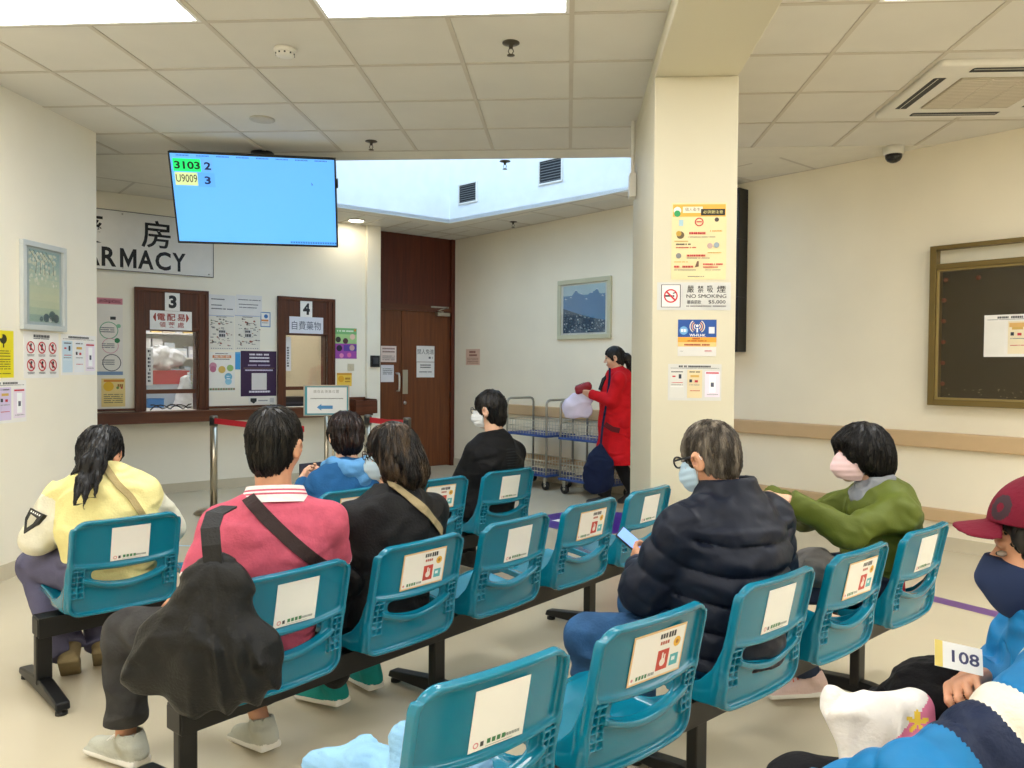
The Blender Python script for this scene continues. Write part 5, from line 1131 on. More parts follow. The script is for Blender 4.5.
# --- woman in the pale yellow jumper, far left
def p1():
    p = Person('woman from behind in a pale yellow jumper with a white badged sleeve, hair tied loosely', (-1.941,3.216), fC, (0,.055,.865), (.0,.115,.945), hyaw=-44, hpitch=-32, tyaw=-38, sw=.165, pel=(0,.0,.485))
    p.E = {-1: V3((-.235,.165,.60)), 1: V3((.265,.03,.60))}; p.Wr = {-1: V3((-.10,.36,.55)), 1: V3((.16,.30,.55))}
    p.Kn = {-1: V3((-.19,.36,.45)), 1: V3((.08,.42,.46))}; p.An = {-1: V3((-.14,.07,.115)), 1: V3((-.0,.10,.11))}
    p.body(hands={-1: ((.6,.5,-.2),(.3,.3,-1),.5,.4), 1: ((-.6,.5,-.1),(0,.3,-1),.5,.4)})
    YM = CL('jumper_yellow', '#eee29c'); CM = CL('sleeve_cream', '#e9e4cd')
    s = p.top(1.18, 1.28, hem=.44, belly=.025); s.folds(.010, 7, 11); p.finish_top(s, hem=.445); p.collar(s, .078, .070, h1=.03)
    SL, EL, nk = p.S[-1], p.E[-1], p.neck
    def mf(x, y, z):
        q = np.stack([x, y, z], 1); t_ = []
        r = np.zeros(len(x), int)
        for sd in (-1, 1):
            a, b, c = p.S[sd], p.E[sd], p.Wr[sd]
            def dd(a, b): ba = b-a; t = np.clip((q-a)@ba/(ba@ba), 0, 1); return np.linalg.norm(q-a-t[:,None]*ba, axis=1), t
            d1, t1 = dd(a, b); d2, t2 = dd(b, c); out = (p.TR.T@(q-a).T)[0]*sd
            r |= (((d1 < .10) & (out > .0+.03*0) & (t1 > .15)) | ((d2 < .085))).astype(int)
        return r
    sdf_obj(s, 'jumper', [YM, CM], p.t, mf)
    # shield badge on the left sleeve
    bd = unit(EL-SL); c = SL+bd*.145; out = unit(p.TR@V3((-.50,-.88,.1))); out = unit(out-(out@bd)*bd); sx = np.cross(out, -bd); base = c+out*.076
    def pt(a, b, k=0): return base+sx*a-bd*b+out*k
    m = MB(); sh = [(-.042,.045),(.042,.045),(.038,-.0),(0,-.055),(-.038,-.0)]
    m.add([pt(a,b) for a, b in sh]+[pt(a,b,-.02) for a, b in sh], [(4,3,2,1,0)]+[(i,(i+1)%5,(i+1)%5+5,i+5) for i in range(5)], mat('badge_black', '#22211f', .6))
    sh2 = [(-.02,.020),(.02,.024),(.018,-.004),(0,-.030),(-.018,-.004)]; m.add([pt(a,b,.0008) for a, b in sh2], [(4,3,2,1,0)], mat('badge_silver', '#b9b39c', .5))
    for k in range(5): m.add([pt(-.03+.013*k+a, .031+b, .001) for a, b in ((0,0),(.007,0),(.007,.007),(0,.007))], [(3,2,1,0)], WHITE)
    m.build('sleeve_badge', p.t)
    p.strap(s, [(-.0,.93),(.03,.905),(.06,.88),(.10,.84),(.14,.80),(.18,.74),(.20,.70)], .028, CL('strap_khaki', '#a89668'), 'bag_strap')
    p.trousers('trousers', CL('trousers_mauve', '#5d5b74'), 1.12, ank=.12, hemr=.062, seed=5)
    OL = CL('shoe_olive', '#8a7a58'); p.shoe(-1, OL, OL, (.35,1), pitch=35, lift=.03); p.shoe(1, OL, OL, (.35,1), pitch=35, lift=.03)
    def ex(s, g, hs, Rm):
        b = g(0,-.085,.02); T = lambda x, y, z: b+p.TR@V3((x*.8+.045,y*1.6-.9*max(0,-z-.03),z*1.15))
        s.chain([T(0,.02,.02), T(0,-.03,-.02), T(.0,-.055,-.07), T(.02,-.05,-.14)], [.045,.036,.042,.014], .03)
        s.chain([T(-.03,.0,-.02), T(-.045,-.05,-.07), T(-.085,-.06,-.10)], [.022,.018,.004], .02); s.chain([T(-.01,-.04,-.05), T(-.025,-.065,-.12), T(-.02,-.07,-.19)], [.025,.020,.004], .01)
        s.chain([T(.02,-.04,-.05), T(.04,-.06,-.11), T(.06,-.06,-.17)], [.024,.018,.004], .012); s.chain([T(.0,-.05,-.08), T(.01,-.065,-.14), T(.02,-.065,-.20)], [.022,.018,.004], .01)
    p.hair(HB, .014, 'long', extra=ex, strands=500, slen=.09, amp=.005)
p1()

# --- man in the pink polo shirt
def p2():
    p = Person('man from behind in a pink polo shirt with grey jeans and short greying hair', (-1.005,2.475), fB, (.055,-.03,.905), (.062,-.022,1.084), hyaw=-60, hpitch=-4, tyaw=-36, sw=.168, pel=(.02,-.0,.485))
    p.E = {-1: V3((-.185,.04,.63)), 1: V3((.29,-.04,.63))}; p.Wr = {-1: V3((-.13,.26,.55)), 1: V3((.17,.24,.55))}
    p.Kn = {-1: V3((-.235,.385,.455)), 1: V3((.13,.36,.46))}; p.An = {-1: V3((-.235,.40,.10)), 1: V3((.115,.15,.10))}
    p.body(hands={-1: ((.4,.7,-.1),(.3,.1,-1),.6,.4), 1: ((-.5,.6,-.1),(0,.2,-1),.6,.4)})
    PK = CL('polo_pink', '#c4586c', .85, noise=.10, nscale=40); WC = CL('collar_white', '#ece4e0')
    p2w = {q: p.Wr[q].copy() for q in (-1, 1)}
    for q in (-1, 1): p.Wr[q] = p.S[q]+(p.E[q]-p.S[q])*.80; 
    Es = p.E; p.E = {q: p.S[q]+(p.E[q]-p.S[q])*.5 for q in (-1, 1)}
    s = p.top(1.10, 1.08, hem=.42, belly=.012)
    for q in (-1, 1): s.cap(p.E[q], p.Wr[q]+(p.Wr[q]-p.E[q])*.2, .060, .062, .02)
    s.folds(.008, 8, 21); p.finish_top(s, hem=.43)
    u = unit(p.hc-p.neck); b = p.neck
    def mf(x, y, z):
        e = (x-b[0])*u[0]+(y-b[1])*u[1]+(z-b[2])*u[2]; rr = np.sqrt(np.maximum((x-b[0])**2+(y-b[1])**2+(z-b[2])**2-e*e, 0)); r = np.zeros(len(x), int)
        for q in (-1, 1):
            d = unit(p.Wr[q]-p.E[q]); t = (x-p.Wr[q][0])*d[0]+(y-p.Wr[q][1])*d[1]+(z-p.Wr[q][2])*d[2]; dist = np.sqrt((x-p.Wr[q][0])**2+(y-p.Wr[q][1])**2+(z-p.Wr[q][2])**2); r |= ((t > -.010) & (dist < .09)).astype(int)
        return r
    sdf_obj(s, 'polo_shirt', [PK, WC], p.t, mf)
    uc = unit(p.TR@V3((0,.22,1))); bc = p.neck+V3((0,0,.002)); ax_, ay_ = p.TR@V3((1,0,0)), unit(np.cross(uc, p.TR@V3((1,0,0)))); mbc = MB(); n_ = 40
    def ring(e, r): return [tuple(bc+uc*e+ax_*r*math.cos(2*PI*k/n_)+ay_*r*.92*math.sin(2*PI*k/n_)) for k in range(n_)]
    pr = [(-.012,.112,PK),(.012,.103,WC),(.018,.1005,PK),(.024,.098,WC),(.030,.0955,PK),(.036,.093,WC),(.042,.0905,WC),(.043,.086,PK),(-.01,.094,PK)]
    for (e0, ra, _), (e1, rb, m_) in zip(pr[:-1], pr[1:]): mbc.add(ring(e0, ra)+ring(e1, rb), [(k,(k+1)%n_,(k+1)%n_+n_,k+n_) for k in range(n_)], m_, True)
    mbc.build('collar', p.t)
    p.Wr, p.E = p2w, Es
    DB = CL('strap_brown', '#2e1e1c', .6)
    p.strap(s, [(-.075,.925),(-.06,.91),(-.02,.87),(.03,.82),(.08,.77),(.13,.72),(.18,.67),(.20,.64)], .042, DB, 'bag_strap')
    p.ps = s
    p.trousers('jeans', CL('jeans_grey', '#3f3e3d', .85, noise=.4, nscale=12), 1.10, ank=.1, hemr=.058, seed=8, amp=.010, lift=.045)
    SN = CL('sneaker_grey', '#b3b3a4'); p.shoe(-1, SN, SOLEW, (-.25,1), lace=SOLEW); p.shoe(1, SN, SOLEW, (.05,1), pitch=8)
    SOCK = mat('sock_black', '#18181a', .9)
    for q in (-1, 1):
        m = MB(); a = p.An[q]; m.tube([(a[0],a[1],a[2]-.05),(a[0],a[1],a[2]-.0)], .0335, SOCK, 14); m.build('sock', p.t)
    def sd(s, g, hs, Rm): pass
    p.hair(HM, .011, 'short', strands=1200, slen=.05, amp=.0018, face=(.105,-.040,.080,.095,.085), back=-.060, top_add=.004)
    return p
P2 = p2()
# black hobo bag hanging behind him
def hobo():
    t = empty('shoulder_bag', (-1.005,2.165,0), R(8)); tag(t, 'large slouchy black bag hanging behind the pink polo shirt', 'bag')
    s = SDF((-.32,-.16,.30), (.30,.18,.98), .006); fl = ((0,1,0),.55)
    s.chain([(-.12,0,.515),(0,0,.485),(.09,0,.51)], [.10,.118,.115], .05, flat=fl); s.cap((-.01,0,.57),(.01,0,.70),.165,.10,.05,flat=fl); s.cap((.01,0,.70),(.015,0,.79),.095,.030,.03,flat=fl)
    s.cap((-.19,0,.47),(-.10,0,.45),.055,.07,.05,flat=fl); s.cap((.10,0,.46),(.16,0,.52),.07,.06,.05,flat=fl)
    def fn(x, y, z):
        a = np.arctan2(x-.01, .80-z); r = np.hypot(x-.01, .8-z); return .022*np.clip(r*2.2,.2,.9)*(np.abs(noise3(a*5.5+20, r*3, z*0, 4))*1.6-.5)+.007*noise3(x*17, y*17, z*17, 9)
    s.near(fn)
    sdf_obj(s, 'bag_body', [CL('bag_black', '#1b1b1a', .45, noise=.12)], t)
    m = MB(); m.ribbon([(.012,-.02,.76),(.008,-.03,.84),(.0,-.015,.885),(.0,.03,.918),(.02,.10,.925)], .052, .006, [Vector((0,-1,0)),Vector((0,-1,.1)),Vector((0,-1,.5)),Vector((0,-.6,1)),Vector((0,0,1))], mat('bag_handle', '#1a1a1a', .7, bump=.3, bscale=120)); m.build('handle', t)
hobo()

# --- short brown hair, blue hoodie
def p3():
    p = Person('person with short brown hair and a blue hooded top, holding a phone up', (-1.225,4.039), fC, (.11,.03,.80), (.115,.055,.965), hyaw=-18, hpitch=-14, tyaw=-10, sw=.16, skinm=SKL, hs=.97)
    p.E = {-1: V3((-.12,.14,.58)), 1: V3((.30,.12,.56))}; p.Wr = {-1: V3((-.0,.30,.70)), 1: V3((.16,.32,.70))}
    p.body(hands={-1: ((.5,.35,.35),(.6,-.2,.3),1.1,.7), 1: ((-.45,.25,.35),(-.5,-.3,.4),1.1,.7)})
    BH = CL('hoodie_blue', '#1f5688'); LH = CL('hood_light_blue', '#5b93c4')
    s = p.top(1.08, 1.12, hem=.43); s.folds(.008, 8, 31); p.finish_top(s, hem=.435); sdf_obj(s, 'hoodie', [BH], p.t)
    s2 = SDF(p.neck-.2, p.neck+V3((.2,.2,.14)), .005); N = p.neck
    T = lambda x, y, z: N+p.TR@V3((x,y,z))
    s2.chain([T(-.10,.05,.005), T(-.095,-.04,.025), T(-.045,-.115,.01), T(.045,-.115,.01), T(.095,-.04,.025), T(.10,.05,.005)], [.024,.032,.038,.038,.032,.024], .03); s2.ell(T(0,-.125,-.05), (.085,.040,.07), p.TR, .04); s2.folds(.008, 14, 5)
    sdf_obj(s2, 'hood', [LH], p.t)
    p.trousers('trousers', CL('trousers_dark', '#141417'), 1.0); p.shoe(-1, SOLED, SOLED, (0,1)); p.shoe(1, SOLED, SOLED, (0,1))
    def ex(s, g, hs, Rm): s.ell(g(0,-.055,-.045), V3((.072,.055,.065))*hs, Rm, .03)
    p.hair(HBR, .024, 'short', extra=ex, strands=500, slen=.08, amp=.006, face=(.105,-.045,.075,.085,.085))
    return p
P3_ = p3()
def phone(loc, rot, lab, scr='#3c4a66'):
    t = empty('mobile_phone', loc); t.rotation_euler = rot; tag(t, lab, 'phone')
    m = MB(); m.box(-.037,.037,-.075,.075,-.004,.004, mat('phone_case', '#17181b', .4)); m.build('phone_case', t, bevel=.003)
    m = MB(); m.box(-.034,.034,-.071,.071,.004,.0046, mat('phone_screen_'+scr[1:], scr, .1, emit=.8)); m.build('phone_screen', t)
    return t
def l2w(p, q): c, s_ = math.cos(p.ang), math.sin(p.ang); o = p.t.location; return Vector((o.x+c*q[0]-s_*q[1], o.y+s_*q[0]+c*q[1], q[2]))
phone(l2w(P3_, (.095,.375,.755)), (R(60),R(90),P3_.ang-R(25)), 'dark phone held sideways by the person in the blue hoodie', '#23262e')

# --- woman with long streaked hair, black coat
def p4():
    p = Person('woman with shoulder length streaked dark hair, glasses and mask in a long black coat', (-.691,2.911), fB, (.078,.03,.845), (.088,.050,1.008), hyaw=24, hpitch=-10, tyaw=-12, sw=.165, skinm=SKL, hs=.96)
    p.E = {-1: V3((-.125,.13,.62)), 1: V3((.31,.07,.60))}; p.Wr = {-1: V3((-.04,.33,.56)), 1: V3((.16,.32,.56))}
    p.Kn = {-1: V3((-.10,.42,.46)), 1: V3((.15,.42,.46))}; p.An = {-1: V3((-.055,.24,.11)), 1: V3((.15,.27,.11))}
    p.body(hands={-1: ((.5,.6,-.1),(.3,.1,-1),.6,.4), 1: ((-.5,.6,-.1),(0,.2,-1),.6,.4)})
    BK = CL('coat_black', '#0b0b0d', .6, noise=.15)
    s = p.top(1.13, 1.2, hem=.3, h=.006)
    # coat skirt hanging down at the left of the seat
    s2 = s
    s.folds(.011, 7, 41, (1,1,.7)); p.finish_top(s); s.cut((0,0,.40),(0,0,-1)); p.collar(s, .078, .070, h1=.05)
    sdf_obj(s, 'coat', [BK], p.t)
    sk = SDF((-.30,-.25,.16), (.0,.35,.62), .006); sk.cap((-.15,.02,.55),(-.175,.06,.24),.075,.065,.03,flat=((1,0,0),.6)); sk.cap((-.15,.14,.52),(-.17,.20,.26),.07,.05,.04,flat=((1,0,0),.6)); sk.folds(.016, 8, 6, (1,1,.35)); sdf_obj(sk, 'coat_skirt', [BK], p.t)
    p.strap(s, [(-.06,.90),(-.045,.895),(-.02,.87),(.03,.82),(.08,.77),(.13,.72),(.17,.68)], .036, CL('strap_tan', '#9d8d6a'), 'bag_strap')
    p.trousers('trousers', MATS['trousers_dark'], 1.0)
    TS = CL('sneaker_teal', '#1f8f88'); p.shoe(-1, TS, SOLEW, (-.1,1), pitch=6); p.shoe(1, TS, SOLEW, (.1,1))
    def ex(s, g, hs, Rm):
        s.ell(g(0,-.045,-.03), V3((.082,.066,.088))*hs, Rm, .03)
        for q in (-1, 1): s.chain([g(q*.065,-.02,.0), g(q*.070,-.018,-.06), g(q*.072,-.01,-.115)], [.028,.028,.014], .03)
        s.chain([g(-.03,-.075,-.05), g(-.035,-.080,-.10), g(-.04,-.075,-.155)], [.048,.042,.018], .03); s.chain([g(.035,-.075,-.05), g(.04,-.080,-.10), g(.045,-.073,-.155)], [.048,.042,.018], .03)
    p.hair(HSP, .012, 'long', extra=ex, strands=900, slen=.13, amp=.006, face=(.105,-.05,.058,.080,.10), seed=6)
    p.mask(mat('mask_blue', '#b9d3e4', .8)); p.glasses(mat('frame_red', '#3a1512', .4))
p4()

# --- man in black, farthest row
def p5():
    p = Person('man in a black jacket with short black hair, glasses and white mask, farthest row', (-.509,4.862), fC, (.055,-.03,.895), (.045,.01,1.072), hyaw=22, hpitch=-6, tyaw=-12, sw=.145, skinm=SKL); p.S[1] = p.S[1]+V3((0,0,-.015))
    p.E = {-1: V3((-.15,.09,.60)), 1: V3((.24,.0,.62))}; p.Wr = {-1: V3((-.08,.30,.54)), 1: V3((.17,.30,.54))}
    p.Kn = {-1: V3((-.15,.42,.46)), 1: V3((.15,.42,.46))}; p.An = {-1: V3((-.14,.30,.11)), 1: V3((.14,.30,.11))}
    p.body(hands={-1: ((.5,.6,-.1),(.3,.1,-1),.6,.4), 1: ((-.5,.6,-.1),(0,.2,-1),.6,.4)})
    BJ = CL('jacket_black', '#08080a', .7); s = p.top(1.22, 1.06, hem=.42); s.folds(.010, 7, 51); p.finish_top(s, hem=.43); p.collar(s, .08, .072, h1=.05)
    sdf_obj(s, 'jacket', [BJ], p.t)
    m = MB(); 
    for k in range(9):
        z = .84-.016*k; x0 = .005-.03+.003*abs(k-3); x1 = .075-.004*abs(k-4)
        pts = []
        for x in np.linspace(x0, x1, 4): pts.append((x, z))
        try:
            o, sm = p.strap(s, pts, .004, mat('print_faded', '#1d2022', .8), 'jacket_print', off=.002, th=.001)
        except Exception: pass
    p.trousers('trousers', MATS['trousers_dark'], 1.05); p.shoe(-1, SOLED, SOLED, (0,1)); p.shoe(1, SOLED, SOLED, (0,1))
    p.hair(HB, .013, 'short', strands=350, slen=.045, amp=.003, face=(.100,-.045,.078,.085,.088), back=-.09)
    p.mask(mat('mask_white', '#e8ebec', .8)); p.glasses(mat('frame_black', '#141414', .3))
p5()

# --- woman in the red coat
def p6():
    p = Person('standing woman in a long red coat with black ponytail, beside the trolleys', (.47,7.75), (-1,.05), (0,-.02,1.30), (.0,.02,1.435), hyaw=0, hpitch=-12, sw=.165, skinm=SKL, pel=(0,-.02,.82), hs=.92)
    p.waist = V3((0,-.02,1.0)); p.chest = V3((0,-.03,1.17))
    p.Hip = {-1: V3((-.08,-.02,.80)), 1: V3((.08,-.02,.80))}; p.Kn = {-1: V3((-.08,.06,.44)), 1: V3((.08,-.02,.44))}; p.An = {-1: V3((-.08,.10,.09)), 1: V3((.08,-.20,.12))}
    p.E = {-1: V3((-.19,.04,1.02)), 1: V3((.19,.02,1.03))}; p.Wr = {-1: V3((-.07,.24,1.08)), 1: V3((.08,.20,1.05))}
    p.body(h=.005, hands={-1: ((.3,.8,.1),(.6,-.1,.3),1.0,.6), 1: ((-.3,.8,0),(-.5,0,.3),1.1,.6)})
    RC = CL('coat_red', '#c4121c', .85, noise=.08)
    s = SDF((-.32,-.32,.36), (.32,.34,1.42), .007); fl = ((0,1,0),.85)
    s.chain([(0,-.03,.40),(0,-.03,.80),(0,-.02,1.02),(0,-.03,1.18),(0,-.02,1.25)], [.225,.200,.178,.160,.10], .05, flat=((0,1,0),.97))
    for q in (-1, 1): s.cap(p.S[q]*.3+p.neck*.7, p.S[q], .055, .065, .04); s.cap(p.S[q], p.E[q], .068, .06, .03); s.cap(p.E[q], p.Wr[q], .06, .047, .02)
    s.folds(.010, 6, 61, (1,1,.5)); s.cut((0,0,.405),(0,0,-1)); p.finish_top(s); p.collar(s, .075, .066, h1=.045)
    def mf(x, y, z): return ((np.abs(x+.0) > .10) & (x < 0) & (y > -.02) & (y < .14) & (z > .69) & (z < .78+.4*(y-.02)) ).astype(int)
    sdf_obj(s, 'coat', [RC, CL('coat_pocket', '#8a0d18')], p.t)
    m = MB(); sf = p.surf; 
    o = MB(); o.ribbon([(-.215,.10,.80),(-.222,.03,.755),(-.215,-.04,.74)], .05, .01, (-1,0,0), mat('pocket_dark', '#5c0a14', .9)); o.build('pocket_flap', p.t)
    m = MB(); m.ribbon([(-.07,-.07,1.325),(-.085,.03,1.29),(-.06,.12,1.22),(-.05,.155,1.12)], .05, .012, [Vector((-.3,-.2,1)),Vector((-1,.3,.6)),Vector((-.6,1,.3)),Vector((-.4,1,.2))], mat('scarf_black', '#151317', .9)); m.build('lapel', p.t)
    p.trousers('trousers', mat('trousers_black', '#0f0f11', .85), 1.08, h=.007, hemr=.06); p.shoe(-1, SOLED, SOLED, (0,1)); p.shoe(1, SOLED, SOLED, (0,1), pitch=25, lift=.02)
    def ex(s, g, hs, Rm):
        s.chain([g(0,-.09,.0), g(0,-.135,-.02), g(0,-.150,-.09), g(0,-.13,-.20)], [.03,.036,.038,.016], .015)
    p.hair(HB, .010, 'long', extra=ex, strands=150, slen=.08, amp=.003, h=.004, face=(.088,-.045,.085,.075,.095))
    return p
P6_ = p6()
def p6_things():
    t = empty('purse', l2w(P6_, (-.03,.315,1.135)), P6_.ang); tag(t, 'dark red purse held in the hand of the woman in the red coat', 'purse')
    s = SDF((-.1,-.1,-.08), (.1,.12,.08), .005); s.rbox((0,0,0), (.04,.085,.045), .03, rotx(R(-20)), .01); s.folds(.006, 14, 3); sdf_obj(s, 'purse_body', [mat('purse_red', '#8f1524', .5)], t)
    m = MB(); m.tube([(-.02,-.07,.055),(-.02,.0,.052),(-.02,.075,.02)], .003, 'brass_dark', 6); m.build('zip', t)
    s = SDF((-.14,-.2,-.2), (.14,.2,.16), .006); s.cap((0,-.06,.06),(0,.07,-.05),.065,.10,.03,flat=((1,0,0),.35)); s.cap((0,.03,.05),(0,-.05,-.07),.05,.06,.03,flat=((1,0,0),.35)); s.folds(.014, 9, 13)
    o = sdf_obj(s, 'plastic_bag', [mat('bag_lilac', '#d5cfe6', .45, noise=.15, nscale=7)]); o.location = l2w(P6_, (-.03,.345,.985)); o.rotation_euler = (0,0,P6_.ang); tag(o, 'pale lilac plastic bag held in front of the red coat', 'plastic bag')
    t = empty('tote_bag', l2w(P6_, (-.255,.12,0)), P6_.ang); tag(t, 'navy blue cloth bag hanging at the hip of the red coat', 'bag')
    s = SDF((-.12,-.20,.08), (.12,.28,.72), .006); s.cap((0,.04,.28),(0,.03,.41),.145,.13,.05,flat=((1,0,0),.45)); s.cap((0,.03,.41),(0,.02,.60),.11,.03,.05,flat=((1,0,0),.45)); s.folds(.012, 9, 23); sdf_obj(s, 'bag_body', [CL('tote_navy', '#131f3c')], t)
    m = MB(); m.ribbon([(0,.02,.58),(.02,.0,.80),(.06,-.04,1.05),(.10,-.06,1.24),(.14,-.06,1.335)], .022, .004, (-1,0,0), 'tote_navy'); m.build('strap', t)
p6_things()

# --- grey haired man in the navy puffer jacket
def p7():
    p = Person('grey haired man with glasses in a navy quilted puffer jacket, looking at his phone', (.487,2.577), fA, (.040,-.01,.925), (.015,.045,1.052), hyaw=0, hpitch=-16, tyaw=-10, sw=.19, skinm=SK)
    p.E = {-1: V3((-.195,.14,.63)), 1: V3((.36,.0,.62))}; p.Wr = {-1: V3((.0,.30,.635)), 1: V3((.17,.29,.62))}
    p.Kn = {-1: V3((-.29,.30,.47)), 1: V3((.12,.42,.47))}; p.An = {-1: V3((-.24,.27,.10)), 1: V3((.12,.40,.10))}
    p.body(hands={-1: ((.22,.55,.35),(.75,-.1,.15),1.0,.55), 1: ((-.45,.5,.05),(-.3,.1,-.8),.7,.4)})
    NV = CL('puffer_navy', '#0f1626', .5, noise=.08, bump=.12, bscale=40, wr=.5)
    s = SDF((-.36,-.32,.40), (.52,.50,1.06), .0055)
    fl = (p.fl, .80); s.cap(p.pel+V3((.01,-.02,-.06)), p.waist+V3((0,0,0)), .19, .19, .05, flat=fl); s.cap(p.waist, p.chest-V3((0,0,.04)), .19, .185, .05, flat=fl); s.cap(p.chest-V3((0,0,.04)), p.neck-V3((0,.0,.08)), .185, .12, .05, flat=fl)
    for q in (-1, 1):
        s.cap(p.S[q]*.2+(p.neck-V3((0,0,.03)))*.8, p.S[q], .070, .076, .04); s.cap(p.S[q], p.E[q], .080, .074, .03, quilt=(.085,.012)); s.cap(p.E[q], p.Wr[q], .080, .052, .03, quilt=(.085,.011))
    Tn = p.TR.T
    def fn(x, y, z):
        q = Tn@np.stack([x-p.neck[0], y-p.neck[1], z]); w = np.clip((.25-np.abs(q[0]))/.06, 0, 1)
        zz = z+.10*q[0]**2-.25*np.clip(np.abs(q[0])-.14,0,1)+.006*noise3(x*7, y*7, z*7, 3); c = np.abs(np.sin((zz-.012)*PI/.088))**.42
        yoke = np.clip((.86-z)/.01, 0, 1)
        return -w*yoke*.024*(c-.6)
    s.near(fn); s.folds(.005, 18, 71); 
    p.finish_top(s, hem=.425)
    u = unit(V3((0,.12,1))); a = p.neck+V3((0,-.005,-.03)); b = p.neck+u*.056
    s.cap(a, b, .112, .098, .02); s.cap(a+u*.03, b+u*.1, .074, .078, 0, sub=True)
    sl, X, Y, Z = s._sub(b-.14, b+.14); e = (X-b[0])*u[0]+(Y-b[1])*u[1]+(Z-b[2])*u[2]; s.d[sl] = smax(s.d[sl], e-.012, .018)
    sdf_obj(s, 'puffer_jacket', [NV], p.t)
    p.trousers('jeans', CL('jeans_blue', '#2b5078', .85, noise=.35, nscale=11), 1.08, seed=12, amp=.009); p.shoe(-1, SOLED, SOLED, (-.1,1)); p.shoe(1, SOLED, SOLED, (0,1))
    p.hair(HG, .008, 'short', strands=1500, slen=.05, amp=.0018, face=(.105,-.035,.080,.098,.088), back=-.035, seed=4)
    p.mask(MATS['mask_blue']); p.glasses(MATS['frame_black'], True)
    return p
P7_ = p7()
phone(l2w(P7_, (.055,.385,.700)), (R(40),R(-15),P7_.ang+R(20)), 'phone with a pale blue screen in the hand of the navy puffer jacket man', '#6d8fd0')

# --- woman in the green jacket
def p8():
    p = Person('woman in profile in an olive green jacket with black bobbed hair and pink mask', (1.27,3.374), (-1,-.05), (.0,-.035,.855), (.015,.045,.990), hyaw=4, hpitch=-5, sw=.165, skinm=SKL, tyaw=0, pel=(0,-.0,.485))
    p.E = {-1: V3((-.215,.18,.705)), 1: V3((.15,.22,.70))}; p.Wr = {-1: V3((-.185,.405,.825)), 1: V3((-.02,.43,.815))}
    p.Kn = {-1: V3((-.10,.42,.46)), 1: V3((.12,.42,.46))}; p.An = {-1: V3((-.115,.30,.11)), 1: V3((.10,.28,.11))}
    p.body(h=.004, hands={-1: ((.05,1,.25),(.1,.3,-1),.75,.35), 1: ((-.35,.8,.1),(-.2,.2,-1),.8,.4)})
    OG = CL('jacket_olive', '#596420', .55, bump=.1); s = p.top(1.13, 1.12, hem=.42, h=.0055)
    s.folds(.014, 10, 81, (1,1,1.2)); p.finish_top(s, hem=.50); p.collar(s, .078, .068, h1=.035); sdf_obj(s, 'jacket', [OG], p.t)
    s3 = SDF((-.25,-.25,.38), (.25,.25,.60), .007); s3.cap(p.pel+V3((0,0,-.03)), p.pel+V3((0,0,.06)), .157, .15, .03, flat=(p.fl,.78)); s3.folds(.008, 9, 5); s3.cut((0,0,.54),(0,0,1)); sdf_obj(s3, 'red_shirt', [CL('shirt_red', '#a3162c')], p.t)
    s2 = SDF(p.neck-.17, p.neck+V3((.15,.2,.1)), .004); T = lambda x, y, z: p.neck+V3((x,y,z))
    s2.chain([T(-.07,-.02,.045), T(-.062,.05,.025), T(-.045,.09,-.03), T(-.035,.11,-.13)], [.014,.018,.02,.016], .02); s2.chain([T(.07,-.02,.045), T(.062,.05,.025), T(.045,.09,-.03)], [.014,.018,.02], .02); s2.cap(T(0,.05,.02), T(0,.08,-.04), .04,.04,.02); s2.folds(.006, 18, 4)
    sdf_obj(s2, 'hoodie_collar', [CL('hoodie_grey', '#8d9096')], p.t)
    p.trousers('jeans', CL('jeans_navy', '#2b3448'), 1.05, seed=15); PS = CL('sneaker_pink', '#d8bdb4'); p.shoe(-1, PS, SOLEW, (-.15,1), lace=mat('lace_orange', '#d85a3c', .6), L=.25); p.shoe(1, PS, SOLEW, (.1,1))
    def ex(s, g, hs, Rm):
        s.ell(g(0,-.060,-.015), V3((.096,.076,.090))*hs, Rm, .03)
        for q in (-1, 1): s.ell(g(q*.068,.002,.0), V3((.028,.045,.062))*hs, Rm, .02)
        s.ell(g(0,.065,.062), V3((.060,.034,.028))*hs, Rm, .02); s.ell(g(0,-.075,-.055), V3((.075,.055,.055))*hs, Rm, .03)
    p.hair(HB, .021, 'long', extra=ex, strands=900, slen=.10, amp=.004, face=(.115,-.048,.060,.062,.085), seed=9)
    p.mask(mat('mask_pink', '#f1cfd0', .85))
p8()
s = SDF((-.12,-.14,.44), (.14,.16,.72), .006); s.ell((0,0,.56), (.085,.10,.07)); s.ell((-.02,.04,.52), (.08,.08,.06)); s.folds(.012, 14, 3); o = sdf_obj(s, 'fleece_scarf', [CL('fleece_grey', '#6d6a66', .95)]); o.location = (1.0,3.20,.0); tag(o, 'grey fleece scarf bundled on the lap of the olive green jacket', 'scarf')

